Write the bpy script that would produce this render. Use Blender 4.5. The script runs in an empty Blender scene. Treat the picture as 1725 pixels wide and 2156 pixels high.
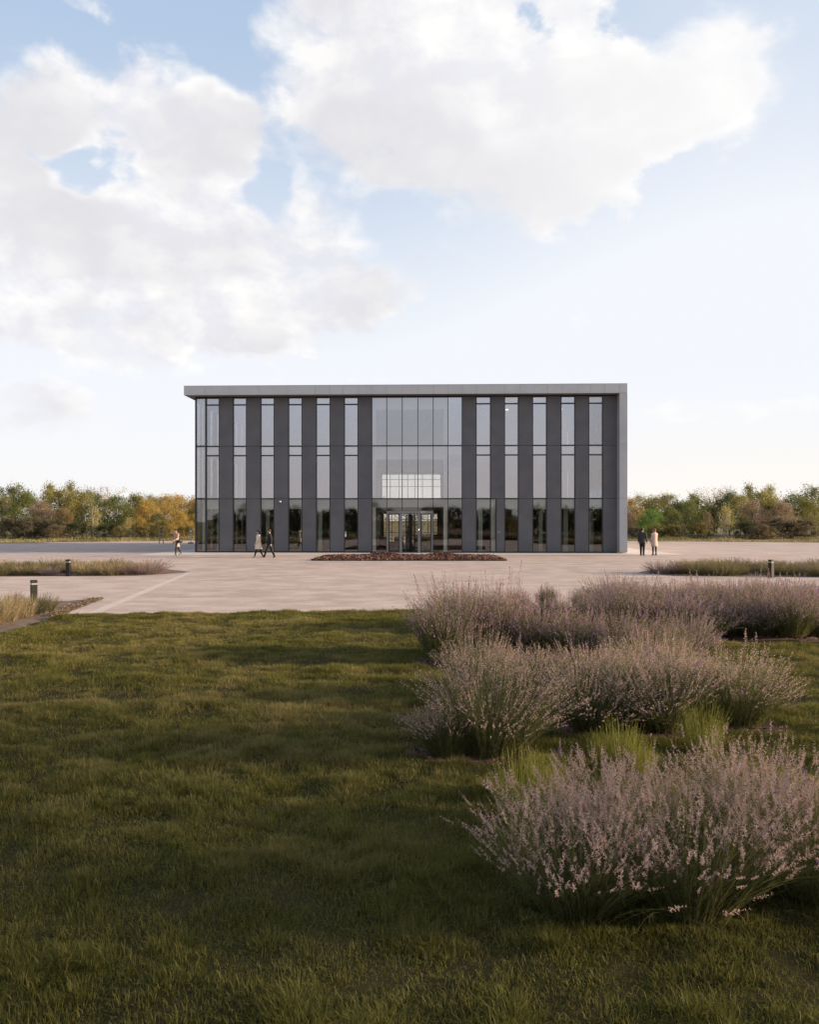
import bpy, bmesh, math, random
import numpy as np
from mathutils import Vector, Matrix

random.seed(7)
rng = np.random.default_rng(7)
sc = bpy.context.scene
COL = sc.collection
R = math.radians

# ------------------------------------------------------------------ camera
CAM_H = 2.27
cd = bpy.data.cameras.new('camera')
cam = bpy.data.objects.new('camera', cd)
COL.objects.link(cam)
cam.location = (0, 0, CAM_H)
cam.rotation_euler = (R(90), 0, 0)
cd.sensor_fit = 'HORIZONTAL'
cd.sensor_width = 36
cd.lens = 36 * 1750 / 1725
cd.shift_y = 14 / 1725
cd.clip_end = 3000
cd.clip_start = 0.05
sc.camera = cam

# ------------------------------------------------------------------ sun, exposure
SUN_EL, SUN_DIR = R(12), (0.998, -0.05)      # low warm sun from the side of the end fin
sun_az = math.atan2(SUN_DIR[0], SUN_DIR[1])
sd = bpy.data.lights.new('sun', 'SUN')
sd.energy = 5.0
sd.angle = R(3.5)
sd.color = (1.0, 0.76, 0.52)
sun = bpy.data.objects.new('sun', sd)
COL.objects.link(sun)
sv = Vector((math.sin(sun_az) * math.cos(SUN_EL), math.cos(sun_az) * math.cos(SUN_EL), math.sin(SUN_EL)))
sun.rotation_euler = sv.to_track_quat('Z', 'Y').to_euler()
sc.view_settings.view_transform = 'Standard'
sc.view_settings.look = 'None'
sc.view_settings.exposure = 1.0
sc.view_settings.gamma = 1.0
sc.view_settings.use_curve_mapping = False
sc.cycles.max_bounces = 7
sc.cycles.transparent_max_bounces = 24
sc.cycles.caustics_reflective = False
sc.cycles.caustics_refractive = False
sc.cycles.sample_clamp_indirect = 6.0
sc.cycles.use_denoising = True

# ------------------------------------------------------------------ world
class NT:
    """small helper for wiring shader nodes"""
    def __init__(s, tree):
        s.t = tree
    def n(s, typ, **kw):
        nd = s.t.nodes.new(typ)
        for k, v in kw.items():
            setattr(nd, k, v)
        return nd
    def l(s, a, b):
        s.t.links.new(a, b)
    def put(s, sock, v):
        if hasattr(v, 'is_linked') or isinstance(v, bpy.types.NodeSocket):
            s.l(v, sock)
        else:
            sock.default_value = v
    def m(s, op, a, b=None, c=None, clamp=False):
        nd = s.n('ShaderNodeMath', operation=op, use_clamp=clamp)
        s.put(nd.inputs[0], a)
        if b is not None: s.put(nd.inputs[1], b)
        if c is not None: s.put(nd.inputs[2], c)
        return nd.outputs[0]
    def vm(s, op, a, b=None):
        nd = s.n('ShaderNodeVectorMath', operation=op)
        s.put(nd.inputs[0], a)
        if b is not None: s.put(nd.inputs[1], b)
        return nd.outputs[0]
    def noise(s, vec, scale, detail=4, rough=0.55, dist=0.0):
        nd = s.n('ShaderNodeTexNoise')
        if vec is not None: s.l(vec, nd.inputs['Vector'])
        nd.inputs['Scale'].default_value = scale
        nd.inputs['Detail'].default_value = detail
        nd.inputs['Roughness'].default_value = rough
        nd.inputs['Distortion'].default_value = dist
        return nd
    def mix(s, f, a, b, blend='MIX'):
        nd = s.n('ShaderNodeMix', data_type='RGBA', blend_type=blend)
        s.put(nd.inputs[0], f)
        s.put(nd.inputs[6], a if not isinstance(a, tuple) else (*a, 1))
        s.put(nd.inputs[7], b if not isinstance(b, tuple) else (*b, 1))
        return nd.outputs[2]
    def ss(s, v, lo, hi):
        nd = s.n('ShaderNodeMapRange', interpolation_type='SMOOTHSTEP')
        s.put(nd.inputs[0], v)
        nd.inputs[1].default_value = lo
        nd.inputs[2].default_value = hi
        return nd.outputs[0]

world = bpy.data.worlds.new('World')
sc.world = world
world.use_nodes = True
wt = world.node_tree
wt.nodes.clear()
W = NT(wt)
out = W.n('ShaderNodeOutputWorld')
bg = W.n('ShaderNodeBackground')
bg.inputs['Strength'].default_value = 0.05
W.l(bg.outputs[0], out.inputs[0])
sky = W.n('ShaderNodeTexSky', sky_type='NISHITA', sun_disc=False)
sky.sun_elevation = SUN_EL
sky.sun_rotation = sun_az
sky.air_density = 1.0
sky.dust_density = 0.6
sky.ozone_density = 1.6
tc = W.n('ShaderNodeTexCoord')
D = W.vm('NORMALIZE', tc.outputs['Generated'])
sp = W.n('ShaderNodeSeparateXYZ'); W.l(D, sp.inputs[0])
X, Y, Z = sp.outputs
az = W.m('ARCTAN2', X, Y)
el = W.m('ARCSINE', Z)

def cloud_blobs(a, e):
    """cumulus banks, each an ellipse of azimuth / elevation (degrees): where, how big, how thick"""
    banks = [  # az, el, r_az, r_el, weight
        (-4.0, 27.0, 8.5, 6.0, 1.0), (5.0, 25.5, 9.5, 6.5, 1.0), (14.5, 27.0, 9.0, 4.6, 1.05), (10.0, 21.6, 7.0, 3.6, .95),
        (20.8, 26.8, 4.8, 3.8, 1.0), (1.5, 22.8, 5.5, 3.2, .8), (-2.5, 31.8, 7, 2.4, .75), (8, 32.2, 6, 2.0, .7),
        (-18.5, 25.0, 6.8, 3.8, .95), (-25.0, 22.8, 5, 4.4, .95), (-13.4, 23.0, 4.0, 3.4, .95),
        (-17.5, 17.6, 9.0, 4.0, 1.05), (-24.0, 16.4, 6, 4.2, .95), (-7.8, 18.0, 5.4, 4.0, 1.0), (-2.2, 15.4, 3.6, 2.8, 1.05),
        (-11.0, 13.8, 7.0, 2.8, .95), (-21.5, 11.2, 9, 2.2, .95), (-25.5, 7.2, 9, 1.5, .85), (-13, 12.6, 5, 1.6, .6),
        (-17.4, 32.0, 1.0, .7, .5), (-21.8, 30.6, 1.8, .9, .55), (21, 6.8, 8, 1.1, .85), (16, 4.4, 6, .6, .5),
        # gaps of open sky between the banks
        (-20.2, 21.2, 3.2, 1.8, -.62), (-12.4, 29.0, 2.2, 4.4, -.7), (8.5, 29.8, 2.2, 1.6, -.45), (-9.8, 21.4, 1.3, 2.2, -.6)]
    tot = None
    for a0, e0, ra, re, w in banks:
        cb_ = W.n('ShaderNodeCombineXYZ'); W.l(a, cb_.inputs[0]); W.l(e, cb_.inputs[1])
        mp = W.n('ShaderNodeVectorMath', operation='MULTIPLY_ADD'); W.l(cb_.outputs[0], mp.inputs[0])
        mp.inputs[1].default_value = (1 / R(ra), 1 / R(re), 0); mp.inputs[2].default_value = (-a0 / ra, -e0 / re, 0)
        ln = W.n('ShaderNodeVectorMath', operation='LENGTH'); W.l(mp.outputs[0], ln.inputs[0])
        mr = W.n('ShaderNodeMapRange', interpolation_type='SMOOTHSTEP'); W.l(ln.outputs['Value'], mr.inputs[0])
        mr.inputs[1].default_value = .25; mr.inputs[2].default_value = 1.32; mr.inputs[3].default_value = w; mr.inputs[4].default_value = 0
        tot = mr.outputs[0] if tot is None else W.m('ADD', tot, mr.outputs[0])
    return W.m('MINIMUM', tot, 1.1)

scl = W.n('ShaderNodeMapping'); scl.inputs['Scale'].default_value = (1, 1, 1.5); W.l(D, scl.inputs['Vector'])
warp = W.noise(scl.outputs[0], 8.0, 3, .55)
ws = W.n('ShaderNodeSeparateColor'); W.l(warp.outputs['Color'], ws.inputs[0])
wa = W.m('ADD', az, W.m('MULTIPLY', W.m('SUBTRACT', ws.outputs[0], .5), .17))
we = W.m('ADD', el, W.m('MULTIPLY', W.m('SUBTRACT', ws.outputs[1], .5), .13))
fine = W.noise(scl.outputs[0], 14.0, 6, .60, .2)
off = W.vm('ADD', scl.outputs[0], (0.022, -0.004, 0.028))            # a step towards the sun side and up
fine2 = W.noise(off, 14.0, 4, .55, .2)
big = W.noise(scl.outputs[0], 4.6, 2, .5)
rest = W.ss(big.outputs[0], .48, .66)                               # round the rest of the sky the same broken cumulus goes on
w_out = W.m('MAXIMUM', W.ss(W.m('ABSOLUTE', az), R(26), R(36)), W.ss(el, R(32), R(41)))
low = W.m('ADD', W.m('MULTIPLY', cloud_blobs(wa, we), W.m('SUBTRACT', 1.0, w_out)), W.m('MULTIPLY', rest, W.m('MULTIPLY', w_out, .95)))
f0 = W.m('MULTIPLY', W.m('SUBTRACT', fine.outputs[0], .5), 1.9)
d0 = W.m('ADD', low, f0)
soft = W.noise(scl.outputs[0], 3.2, 2, .5)                          # some edges crisp, others melting away
edge = W.m('ADD', .55, W.m('MULTIPLY', W.ss(soft.outputs[0], .35, .65), .85))
mk = W.n('ShaderNodeMapRange', interpolation_type='SMOOTHSTEP'); W.l(d0, mk.inputs[0]); mk.inputs[1].default_value = .22; W.l(edge, mk.inputs[2])
mask = mk.outputs[0]
lit = W.m('ADD', .45, W.m('MULTIPLY', W.m('SUBTRACT', fine.outputs[0], fine2.outputs[0]), 3.6), clamp=True)
thick = W.ss(W.m('ADD', low, W.m('MULTIPLY', W.m('SUBTRACT', big.outputs[0], .5), 2.2)), .62, 1.35)
cb = W.mix(lit, (8.5, 8.5, 9.0), (10.4, 10.25, 10.05))
cb = W.mix(W.m('MULTIPLY', thick, .75), cb, (7.55, 7.45, 7.75))
side = W.ss(az, R(-6), R(24))                                       # brighter towards the sun
cb = W.mix(W.m('MULTIPLY', side, .72), cb, (10.2, 10.15, 10.05))
veil = W.m('SUBTRACT', 1.0, W.ss(el, R(3), R(33)))
veil = W.m('ADD', W.m('MULTIPLY', veil, 1.12), W.m('MULTIPLY', side, .42), clamp=True)
up = W.ss(el, R(32), R(80))                                         # deeper blue overhead
blue = W.mix(up, W.mix(.80, sky.outputs[0], (5.1, 6.7, 9.1)), sky.outputs[0])
skyc = W.mix(W.m('ADD', veil, .04, clamp=True), blue, (9.1, 9.4, 9.95))
warm = W.m('MULTIPLY', W.m('SUBTRACT', 1.0, W.ss(el, R(0), R(10))), W.m('ADD', .45, W.m('MULTIPLY', side, .45)))
skyc = W.mix(warm, skyc, (10.3, 9.75, 9.1))
anti = W.m('MULTIPLY', W.ss(W.m('ABSOLUTE', az), R(80), R(140)), W.m('SUBTRACT', 1.0, W.ss(el, R(1), R(8))))   # rosy band opposite the low sun
skyc = W.mix(W.m('MULTIPLY', anti, .85), skyc, (9.0, 8.1, 7.6))
away = W.m('MULTIPLY', w_out, W.m('SUBTRACT', 1.0, W.ss(az, R(-10), R(60))))  # clouds opposite the sun are greyer
cb = W.mix(W.m('MULTIPLY', away, .55), cb, (5.2, 5.2, 6.0))
allc = W.mix(W.m('MULTIPLY', mask, .96), skyc, cb)
W.l(allc, bg.inputs['Color'])

# ------------------------------------------------------------------ materials
def mat(name, col, rough=.8, var=None, scale=8, detail=5, spec=.3, metal=0.0, bump=0.0, bscale=60, coord='Object'):
    m = bpy.data.materials.new(name); m.use_nodes = True
    t = NT(m.node_tree); b = m.node_tree.nodes['Principled BSDF']
    b.inputs['Roughness'].default_value = rough
    b.inputs['Metallic'].default_value = metal
    b.inputs['Specular IOR Level'].default_value = spec
    tcn = t.n('ShaderNodeTexCoord')
    if var:
        nz = t.noise(tcn.outputs[coord], scale, detail)
        f = t.ss(nz.outputs[0], .3, .7)
        t.l(t.mix(f, col, var), b.inputs['Base Color'])
    else:
        b.inputs['Base Color'].default_value = (*col, 1)
    if bump:
        nz = t.noise(tcn.outputs[coord], bscale, 4)
        bp = t.n('ShaderNodeBump'); bp.inputs['Strength'].default_value = bump; bp.inputs['Distance'].default_value = .02
        t.l(nz.outputs[0], bp.inputs['Height']); t.l(bp.outputs[0], b.inputs['Normal'])
    return m

def leafmat(name, ca, cb, trans=.35, tint=None, rough=.75):
    """leaf or blade: each loose face has its own shade between CA and CB; TINT names a per-vertex amount towards a dry colour"""
    m = bpy.data.materials.new(name); m.use_nodes = True
    t = NT(m.node_tree); nodes = m.node_tree.nodes
    b = nodes['Principled BSDF']; o = nodes['Material Output']
    b.inputs['Roughness'].default_value = rough
    b.inputs['Specular IOR Level'].default_value = .2
    g = t.n('ShaderNodeNewGeometry')
    c = t.mix(g.outputs['Random Per Island'], ca, cb)
    if tint:
        at = t.n('ShaderNodeAttribute', attribute_name='tint')
        c = t.mix(at.outputs['Fac'], c, tint)
    t.l(c, b.inputs['Base Color'])
    tr = t.n('ShaderNodeBsdfTranslucent'); t.l(c, tr.inputs['Color'])
    mx = t.n('ShaderNodeMixShader'); mx.inputs[0].default_value = trans
    t.l(b.outputs[0], mx.inputs[1]); t.l(tr.outputs[0], mx.inputs[2]); t.l(mx.outputs[0], o.inputs[0])
    return m

def ground_mat(name, c1, c2, c3, big=.25, streak=(1, 1, 1), fine=30, bump=.3, rough=.9, spec=.25):
    """weathered ground: broad patches, long streaks and a fine grain"""
    m = bpy.data.materials.new(name); m.use_nodes = True
    t = NT(m.node_tree); b = m.node_tree.nodes['Principled BSDF']
    b.inputs['Roughness'].default_value = rough
    b.inputs['Specular IOR Level'].default_value = spec
    tcn = t.n('ShaderNodeTexCoord')
    mp = t.n('ShaderNodeMapping'); mp.inputs['Scale'].default_value = streak; t.l(tcn.outputs['Object'], mp.inputs[0])
    n1 = t.noise(mp.outputs[0], big, 5, .6, .3)
    n2 = t.noise(mp.outputs[0], big * 6, 5, .65)
    n3 = t.noise(tcn.outputs['Object'], fine, 3, .7)
    c = t.mix(t.ss(n1.outputs[0], .35, .65), c1, c2)
    c = t.mix(t.m('MULTIPLY', t.ss(n2.outputs[0], .40, .66), .85), c, c3)
    v = t.m('ADD', .78, t.m('MULTIPLY', n3.outputs[0], .44))
    hs = t.n('ShaderNodeHueSaturation'); t.l(v, hs.inputs['Value']); t.l(c, hs.inputs['Color'])
    t.l(hs.outputs[0], b.inputs['Base Color'])
    bp = t.n('ShaderNodeBump'); bp.inputs['Strength'].default_value = bump; bp.inputs['Distance'].default_value = .01
    t.l(n3.outputs[0], bp.inputs['Height']); t.l(bp.outputs[0], b.inputs['Normal'])
    return m

def glassmat(name, refl, tint, edge=.5):
    m = bpy.data.materials.new(name); m.use_nodes = True
    t = NT(m.node_tree); m.node_tree.nodes.clear()
    o = t.n('ShaderNodeOutputMaterial')
    tr = t.n('ShaderNodeBsdfTransparent'); tr.inputs[0].default_value = (*tint, 1)
    gl = t.n('ShaderNodeBsdfGlossy'); gl.inputs['Roughness'].default_value = 0.0; gl.inputs['Color'].default_value = (.90, .91, .99, 1)
    lw = t.n('ShaderNodeLayerWeight'); lw.inputs[0].default_value = .35
    f = t.m('ADD', refl, t.m('MULTIPLY', lw.outputs['Fresnel'], edge), clamp=True)
    mx = t.n('ShaderNodeMixShader')
    t.l(f, mx.inputs[0]); t.l(tr.outputs[0], mx.inputs[1]); t.l(gl.outputs[0], mx.inputs[2]); t.l(mx.outputs[0], o.inputs[0])
    return m

M = {}
M['panel'] = mat('slate_grey_cladding', (.100, .101, .112), .55, (.124, .124, .134), .9, 6, .35, 0, .25, 140)
M['frame'] = mat('dark_anodised_frame', (.022, .023, .028), .4, None, spec=.5)
M['doorframe'] = mat('grey_aluminium', (.17, .17, .18), .42, (.21, .21, .22), 2, 3, .5, .3)
M['fascia'] = mat('zinc_grey_fascia', (.45, .465, .48), .5, (.50, .515, .53), .7, 6, .35, .15, .1, 90)
M['fin'] = mat('fin_cladding', (.38, .39, .42), .5, (.44, .45, .475), .6, 5, .35, .15)
M['soffit'] = mat('soffit_board', (.20, .19, .19), .7)
M['glass'] = glassmat('coated_glass', .32, (.80, .82, .82), .3)
M['groundglass'] = glassmat('ground_floor_glass', .10, (.84, .86, .82), .3)
M['clearglass'] = glassmat('lobby_glass', .06, (.93, .92, .89), .3)
M['lobbyglass'] = glassmat('gallery_glass', .22, (.90, .91, .90), .3)
M['plaster'] = mat('white_plaster', (.72, .74, .72), .8, (.66, .68, .67), 1.5)
M['inner'] = mat('interior_wall', (.40, .39, .37), .85, (.34, .33, .32), .8)
M['innerdark'] = mat('dark_timber_lining', (.10, .075, .055), .6, (.15, .105, .07), 1.2)
M['slab'] = mat('concrete_floor', (.38, .36, .33), .7, (.32, .30, .28), 1)
M['concrete'] = mat('pale_column', (.70, .74, .68), .7, (.64, .68, .62), 1.3)
M['steel'] = mat('brushed_steel', (.45, .45, .46), .35, metal=.8)
M['black'] = mat('black_plastic', (.015, .015, .017), .5)
M['white'] = mat('white_plastic', (.75, .75, .74), .5)
M['greenball'] = mat('olive_fabric', (.10, .11, .04), .9, (.14, .14, .06), 9)
M['deskw'] = mat('reception_timber', (.34, .24, .14), .5, (.26, .18, .10), 3)
lm = bpy.data.materials.new('downlight_glow'); lm.use_nodes = True
lb = lm.node_tree.nodes['Principled BSDF']; lb.inputs['Emission Color'].default_value = (1, .93, .82, 1); lb.inputs['Emission Strength'].default_value = 4
M['lamp'] = lm

# ------------------------------------------------------------------ mesh helpers
class MB:
    """collects boxes, tubes and loose faces and links them as one mesh object"""
    def __init__(s):
        s.v = []; s.f = []; s.mi = []
    def face(s, pts, mi=0):
        i = len(s.v); s.v += [tuple(p) for p in pts]; s.f.append(tuple(range(i, i + len(pts)))); s.mi.append(mi)
    def box(s, x0, x1, y0, y1, z0, z1, mi=0):
        i = len(s.v)
        s.v += [(x0, y0, z0), (x1, y0, z0), (x1, y1, z0), (x0, y1, z0), (x0, y0, z1), (x1, y0, z1), (x1, y1, z1), (x0, y1, z1)]
        for q in ((0, 3, 2, 1), (4, 5, 6, 7), (0, 1, 5, 4), (1, 2, 6, 5), (2, 3, 7, 6), (3, 0, 4, 7)):
            s.f.append(tuple(i + k for k in q)); s.mi.append(mi)
        return s
    def ring_loft(s, rings, cap=True, mi=0):
        n = len(rings[0]); i = len(s.v)
        for r in rings: s.v += [tuple(p) for p in r]
        for k in range(len(rings) - 1):
            for j in range(n):
                a = i + k * n + j; b = i + k * n + (j + 1) % n
                s.f.append((a, b, b + n, a + n)); s.mi.append(mi)
        if cap:
            s.f.append(tuple(i + j for j in reversed(range(n)))); s.mi.append(mi)
            e = i + (len(rings) - 1) * n
            s.f.append(tuple(e + j for j in range(n))); s.mi.append(mi)
        return s
    def tube(s, pts, rad, n=8, mi=0, cap=True):
        pts = [Vector(p) for p in pts]
        rings = []
        ref = None
        for k, p in enumerate(pts):
            d = (pts[min(k + 1, len(pts) - 1)] - pts[max(k - 1, 0)]).normalized()
            if ref is None:
                ref = Vector((1, 0, 0)) if abs(d.x) < .8 else Vector((0, 1, 0))
            u = (ref - d * ref.dot(d)).normalized(); w = d.cross(u); ref = u
            r = rad[k] if isinstance(rad, (list, tuple)) else rad
            rings.append([p + u * (r * math.cos(2 * math.pi * j / n)) + w * (r * math.sin(2 * math.pi * j / n)) for j in range(n)])
        return s.ring_loft(rings, cap, mi)
    def disc(s, x, y, z, r, n=16, mi=0):
        s.face([(x + r * math.cos(2 * math.pi * j / n), y + r * math.sin(2 * math.pi * j / n), z) for j in range(n)], mi)
    def build(s, name, mats, parent=None, smooth=False):
        me = bpy.data.meshes.new(name)
        me.from_pydata(s.v, [], s.f)
        for m in (mats if isinstance(mats, (list, tuple)) else [mats]): me.materials.append(m)
        me.polygons.foreach_set('material_index', s.mi)
        if smooth: me.polygons.foreach_set('use_smooth', [True] * len(s.f))
        me.update()
        return link(name, me, parent)

def link(name, me, parent=None, loc=None):
    o = bpy.data.objects.new(name, me); COL.objects.link(o)
    if parent: o.parent = parent
    if loc is not None: o.location = loc
    return o

def npmesh(name, verts, faces, mats, tint=None, mi=None, smooth=False):
    """mesh from numpy arrays: faces all triangles or all quads"""
    me = bpy.data.meshes.new(name)
    nv, (nf, k) = len(verts), faces.shape
    me.vertices.add(nv); me.vertices.foreach_set('co', verts.astype(np.float32).ravel())
    me.loops.add(nf * k); me.loops.foreach_set('vertex_index', faces.astype(np.int32).ravel())
    me.polygons.add(nf); me.polygons.foreach_set('loop_start', np.arange(0, nf * k, k, dtype=np.int32))
    if mi is not None: me.polygons.foreach_set('material_index', mi.astype(np.int32))
    if smooth: me.polygons.foreach_set('use_smooth', np.ones(nf, bool))
    for m in (mats if isinstance(mats, (list, tuple)) else [mats]): me.materials.append(m)
    if tint is not None:
        a = me.attributes.new('tint', 'FLOAT', 'POINT'); a.data.foreach_set('value', tint.astype(np.float32))
    me.update(calc_edges=True)
    return me

def tag(o, label=None, cat=None, group=None, kind=None):
    if label: o['label'] = label
    if cat: o['category'] = cat
    if group: o['group'] = group
    if kind: o['kind'] = kind
    return o

def empty(name, loc=(0, 0, 0), rz=0.0, label=None, cat=None, group=None):
    o = bpy.data.objects.new(name, None); COL.objects.link(o)
    o.location = loc; o.rotation_euler = (0, 0, rz); o.empty_display_size = .2
    return tag(o, label, cat, group)

def copy_tree(o, parent=None):
    c = o.copy(); COL.objects.link(c); c.parent = parent
    for ch in list(o.children): copy_tree(ch, c)
    return c

# value noise on the plan, for bumps and patches
_tab = rng.random((256, 256))
def vnoise(x, y, s):
    x = np.asarray(x, float) * s; y = np.asarray(y, float) * s
    xi = np.floor(x).astype(int); yi = np.floor(y).astype(int)
    fx = x - xi; fy = y - yi; fx = fx * fx * (3 - 2 * fx); fy = fy * fy * (3 - 2 * fy)
    g = lambda a, b: _tab[a % 256, b % 256]
    return (g(xi, yi) * (1 - fx) + g(xi + 1, yi) * fx) * (1 - fy) + (g(xi, yi + 1) * (1 - fx) + g(xi + 1, yi + 1) * fx) * fy

def lawn_z(x, y):
    return .055 + .05 * (vnoise(x, y, .9) - .5) + .06 * (vnoise(x + 31, y + 17, 2.3) - .5) * np.clip((21 - np.asarray(y)) / 4, 0.15, 1)

# ------------------------------------------------------------------ ground
M['earth'] = ground_mat('rough_grassland', (.14, .125, .06), (.22, .18, .105), (.10, .105, .04), .12, (1, 1, 1), 6, .5)
M['paving'] = ground_mat('bound_gravel_paving', (.455, .365, .325), (.385, .31, .28), (.55, .455, .41), .16, (.75, 1.0, 1), 10, .3, 1.0, .1)
M['asphalt'] = ground_mat('grey_worn_asphalt', (.43, .35, .32), (.37, .305, .285), (.53, .44, .40), .11, (.7, 1.0, 1), 8, .3, 1.0, .1)
M['apron'] = ground_mat('pale_concrete_apron', (.56, .50, .47), (.52, .46, .435), (.60, .545, .51), .2, (.6, 1, 1), 20, .1)
M['lawnsoil'] = ground_mat('lawn_soil', (.040, .035, .016), (.052, .042, .022), (.03, .032, .012), .8, (1, 1, 1), 25, .6, 1.0, .02)
M['mulch'] = ground_mat('bark_mulch', (.085, .045, .036), (.12, .062, .048), (.055, .032, .028), 1.5, (1, 1, 1), 18, .8)
M['soil'] = ground_mat('dry_soil', (.16, .115, .085), (.21, .155, .115), (.11, .08, .06), .8, (1, 1, 1), 12, .6)
M['kerb'] = ground_mat('pale_paving_joint', (.54, .46, .42), (.50, .43, .39), (.58, .50, .46), .5, (1, 1, 1), 20, .2)

def sheet(name, pts, z, m, kind='structure', parent=None):
    b = MB(); b.face([(x, y, z) for x, y in pts])
    o = b.build(name, m, parent)
    if kind: o['kind'] = kind
    return o

n = 48
sheet('ground', [(900 * math.cos(2 * math.pi * k / n), 900 * math.sin(2 * math.pi * k / n)) for k in range(n)], -.03, M['earth'])
sheet('asphalt_forecourt', [(-90, 44), (90, 44), (80, 66), (52, 75.5), (39, 79), (30, 82), (22.6, 84.5), (10, 88), (-10, 88.5), (-22.8, 86.3), (-30, 82.5), (-38.4, 78), (-52, 74), (-80, 64)], -.012, M['asphalt'])
sheet('paved_plaza', [(-60, 14), (60, 14), (60, 44.0), (24, 50.0), (17.3, 52.2), (-16.8, 51.6), (-24, 49.6), (-60, 43.4)], .0, M['paving'])
sheet('paving_apron', [(-16.9, 51.5), (17.3, 52.1), (16.9, 68), (-16.0, 68)], .006, M['apron'])
sheet('kerb_strip', [(-7.75, 19.9), (-7.45, 19.9), (-9.15, 35.2), (-9.42, 35.15)], .004, M['kerb'])
# islands of rough grass at the far corners of the forecourt
sheet('grass_island', [(-44, 75.5), (-33.5, 77.4), (-36, 80.0), (-46, 78.3)], .0, M['earth'])

# lawn: a gently uneven sheet
gx = np.arange(-16, 18.01, .25); gy = np.concatenate([np.arange(-4, 20.0, .25), [20.1, 20.25]])
def lawn_back(x): return 19.15 + np.clip((x + 8.4) * .115, -1.5, 3.5) + .05 * np.sin(x * 3.1) + .04 * np.sin(x * 7.7)
vv = []; 
ny = len(gy)
for x in gx:
    yb = float(lawn_back(x))
    for j, y in enumerate(gy):
        yy = -4 + (yb + 4) * j / (ny - 1)
        zz = float(lawn_z(x, yy)) if j < ny - 1 else -.005
        vv.append((x, yy, zz))
vv = np.array(vv); ff = []
for i in range(len(gx) - 1):
    for j in range(ny - 1):
        a = i * ny + j
        if gx[i] < -8.2 and vv[a][1] > 15.0: continue               # the planted corner bed begins here
        ff.append((a, a + ny, a + ny + 1, a + 1))
lawn = link('lawn', npmesh('lawn', vv, np.array(ff), M['lawnsoil'], smooth=True)); lawn['kind'] = 'structure'

# ------------------------------------------------------------------ office building
BO = (-14.40, 55.95, 0.0); BROT = -R(1.95)
bld = empty('office_building', BO, BROT, 'three storey dark grey office building with tall strip windows and a glazed entrance bay', 'office building')
LV = [.03, 3.60, 7.13, 10.40]                       # floor lines
bays = [(.737, 1.567), (2.577, 3.405), (4.444, 5.278), (6.322, 7.162), (8.195, 9.049), (10.08, 10.924),
        (18.888, 19.764), (20.771, 21.61), (22.629, 23.48), (24.51, 25.352), (26.332, 27.178)]
cwc = [(11.919, 12.864), (12.91, 13.9), (13.941, 14.947), (14.987, 15.975), (16.004, 16.955), (17.001, 17.882)]
F = .065                                            # frame width

# opaque cladding panels between the bays, one per storey, joints left open
edges = []
prev = 1.567
for a, b in bays[1:6]: edges.append((prev + F, a - F)); prev = b
edges.append((prev + F, cwc[0][0] - .045))
edges.append((cwc[5][1] + .045, bays[6][0] - F))
prev = bays[6][1]
for a, b in bays[7:]: edges.append((prev + F, a - F)); prev = b
edges.append((prev + F, 28.135))
for k, (a, b) in enumerate(edges):
    for s in range(3):
        lo = a
        if k == 7 and s == 0: lo = 20.21            # room for the slim sidelight
        MB().box(lo, b, random.uniform(-.004, .004), .12, LV[s] + (.012 if s else .05), LV[s + 1] - .012).build('facade_panel', M['panel'], bld)
# dark backing behind the open joints, head flashing and base rail
for k, (a, b) in enumerate(edges):
    q = MB().box(a - .01, b + .01, .125, .17, 3.60 if k == 7 else .03, 10.40)
    if k == 7: q.box(20.20, b + .01, .125, .17, .03, 3.599)
    q.build('joint_backing', M['black'], bld)
MB().box(.0, 28.135, .03, .30, 10.405, 10.452).build('head_flashing', M['black'], bld)
MB().box(.0, 12.84, -.015, .10, .002, .045).build('base_rail', M['frame'], bld)
MB().box(16.02, 28.14, -.015, .10, .002, .045).build('base_rail', M['frame'], bld)

def window(u0, u1, z0, z1, trans=(), depth=.045, glass='glass', m='frame'):
    """a strip window: frame part with a pane below each transom"""
    b = MB()
    y0, y1 = depth, depth + .09
    b.box(u0 - F + .004, u0, y0 - .05, y1, z0, z1)
    b.box(u1, u1 + F - .004, y0 - .05, y1, z0, z1)
    zs = [z0] + list(trans) + [z1]
    for i, t in enumerate(zs):
        h = .045
        lo, hi = (t, t + h) if i == 0 else ((t - h, t) if i == len(zs) - 1 else (t - h, t + h))
        b.box(u0, u1, y0, y1, lo, hi)
    w = b.build('window', M[m], bld)
    for i in range(len(zs) - 1):
        lo = zs[i] + .045; hi = zs[i + 1] - .045
        # each pane sits very slightly out of true, as real glass does
        p = MB().box(u0 - .004, u1 + .004, y0 + .035, y0 + .055, lo - .004, hi + .004)
        q = p.build('pane', M[glass], w)
        q.data.transform(Matrix.Translation((0, 0, 0)))
        ax, az_ = random.uniform(-.0012, .0012), random.uniform(-.0015, .0015)
        c = Vector(((u0 + u1) / 2, y0 + .045, (lo + hi) / 2))
        q.data.transform(Matrix.Translation(c) @ Matrix.Rotation(ax, 4, 'X') @ Matrix.Rotation(az_, 4, 'Z') @ Matrix.Translation(-c))
    return w

for a, b in bays:
    g2 = 'lobbyglass' if a in (bays[0][0], bays[-1][0]) else 'glass'   # the end rooms are seen right through
    window(a, b, LV[0] + .02, LV[1] - .002, glass='groundglass')
    window(a, b, LV[1] + .002, LV[2] - .002, (6.503,), glass=g2)
    window(a, b, LV[2] + .002, LV[3], (9.915,), glass=g2)
# glass corner: narrow lights that wrap round the end
for s in range(3):
    window(.05, .640, LV[s] + .02, LV[s + 1] - .002, glass='lobbyglass' if s else 'groundglass')
window(19.834, 20.135, LV[0] + .02, LV[1] - .002, glass='clearglass')
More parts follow.
